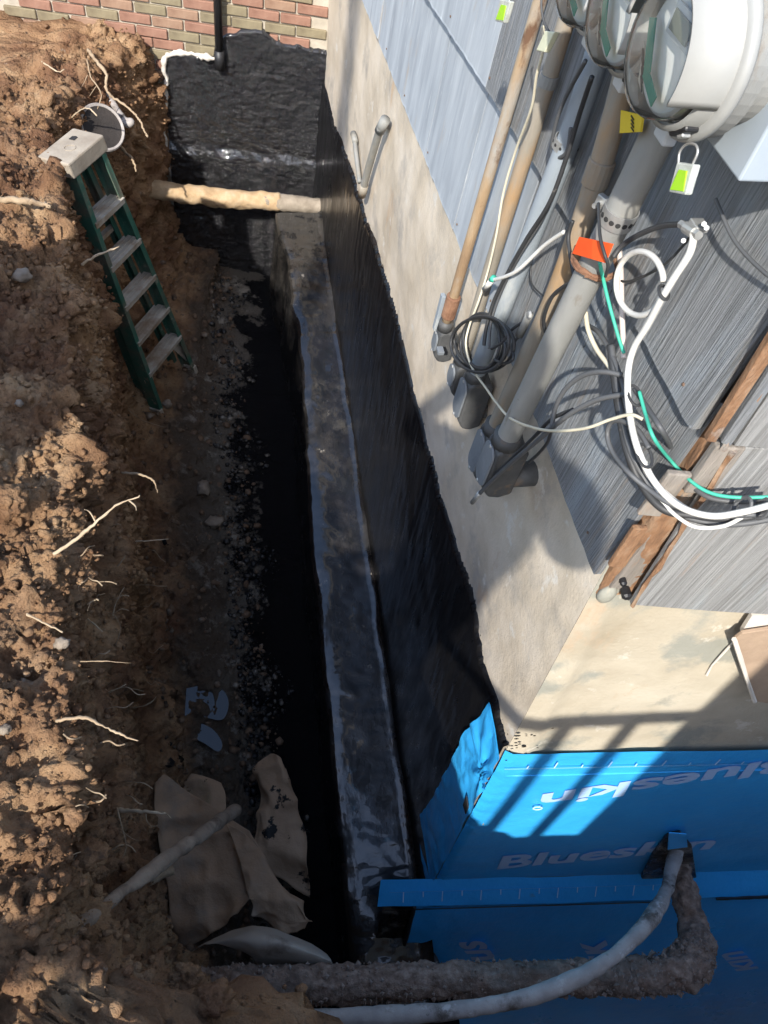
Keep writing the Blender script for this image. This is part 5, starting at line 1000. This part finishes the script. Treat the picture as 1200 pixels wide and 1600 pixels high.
# photographer leaning over the trench end, phone held out in front
def skin_body(name, V, E, Rr, mat, parent, root_i=0, lv=2):
    me = bpy.data.meshes.new(name); me.from_pydata([tuple(Vector(v)-parent.location) for v in V], E, []); o = bpy.data.objects.new(name, me); COL.objects.link(o); o.parent = parent
    md = o.modifiers.new('skin', 'SKIN'); md.use_smooth_shade = True; lay = me.skin_vertices[0] if me.skin_vertices else None
    if lay is None:
        bm = bmesh.new(); bm.from_mesh(me); sk = bm.verts.layers.skin.verify(); bm.to_mesh(me); bm.free(); lay = me.skin_vertices[0]
    for i, r in enumerate(Rr):
        lay.data[i].radius = (r, r) if not isinstance(r, tuple) else r; lay.data[i].use_root = i == root_i
    sb = o.modifiers.new('sub', 'SUBSURF'); sb.levels = lv; sb.render_levels = lv; me.materials.append(mat); return o
CLOTH = M('work_jacket', [(.3, (.03,.035,.05)), (.7, (.05,.058,.08))], bump=.3, bscale=30); SKINM = M('skin', [(.3, (.42,.26,.19)), (.7, (.50,.32,.24))], rough=(.45,.6), bump=.1); HAIR = M('hair', [(.3, (.02,.014,.01)), (.7, (.04,.028,.02))], bump=.5); JEANS = M('work_trousers', [(.3, (.04,.05,.08)), (.7, (.07,.085,.12))], bump=.3, bscale=60)
pe = thing('person', 'person in a dark jacket leaning forward with a phone held out over the trench', 'person', (-.12, -.55, H-1.70))
zf = H-1.66
Vb = [(-.17,-.44,3.05), (-.14,-.41,3.22), (-.10,-.35,3.45), (-.08,-.31,3.60), (-.09,-.26,3.70), (-.10,-.23,3.82), (-.105,-.22,3.92),
      (-.30,-.32,3.58), (-.40,-.20,3.45), (-.11,-.10,3.68), (.12,-.34,3.60), (.21,-.29,3.39), (.05,-.10,3.68),
      (-.28,-.46,2.98), (-.33,-.42,zf+.48), (-.33,-.50,zf+.07), (-.33,-.34,zf+.035), (-.12,-.46,2.98), (-.15,-.44,zf+.48), (-.15,-.56,zf+.07), (-.14,-.40,zf+.035)]
Vb = [(x, y, z+(.13 if k < 13 and k != 11 else 0)) for k, (x, y, z) in enumerate(Vb)]
Eb = [(0,1),(1,2),(2,3),(3,4),(4,5),(5,6),(2,7),(7,8),(8,9),(2,10),(10,11),(11,12),(0,13),(13,14),(14,15),(15,16),(0,17),(17,18),(18,19),(19,20)]
Rb = [.15,.16,.165,.10,.055,.085,.075,.075,.05,.035,.075,.05,.035,.09,.062,.045,.035,.09,.062,.045,.035]
skin_body('body', Vb, Eb, Rb, CLOTH, pe)
V, F = blob((-.108,-.25,4.03), .098, 77, 3, .06, sq=(.95,1.05,1.05)); MB().add(V, F).build('hair', HAIR, pe, smooth=True)
V, F = blob((-.10,-.19,3.98), .072, 78, 3, .03, sq=(1,.75,1.35)); MB().add(V, F).build('face', SKINM, pe, smooth=True)
for s, hx in ((-1, -.10), (1, .03)):
    w0 = Vector((hx*1.1, -.095, 3.78)); tip = Vector((hx*.6-.01, -.045, H-.06))
    MB().tube(spline([w0, w0*.5+tip*.5, tip], 5), [.028]*5+[.036]*6, 10).build('palm', SKINM, pe, smooth=True)
    for k in range(5):
        b0 = tip+Vector((.012*(k-2), 0, -.02+.006*k)); MB().tube(spline([b0, b0+Vector((-s*.004, .012, .03)), b0+Vector((-s*.016, .016, .052-.004*abs(k-2)))], 4), .0085, 8).build('finger', SKINM, pe, smooth=True)
ph = thing('phone', 'black phone held out in both hands', 'phone', (-.02, -.035, H))
MB().box((-.02, -.035, H+.0), (.15, .009, .075), (Vector((1,0,0)), Vector((0,.82,-.57)).normalized(), Vector((0,.57,.82)).normalized())).build('phone_body', BLK, ph, bevel=.003)
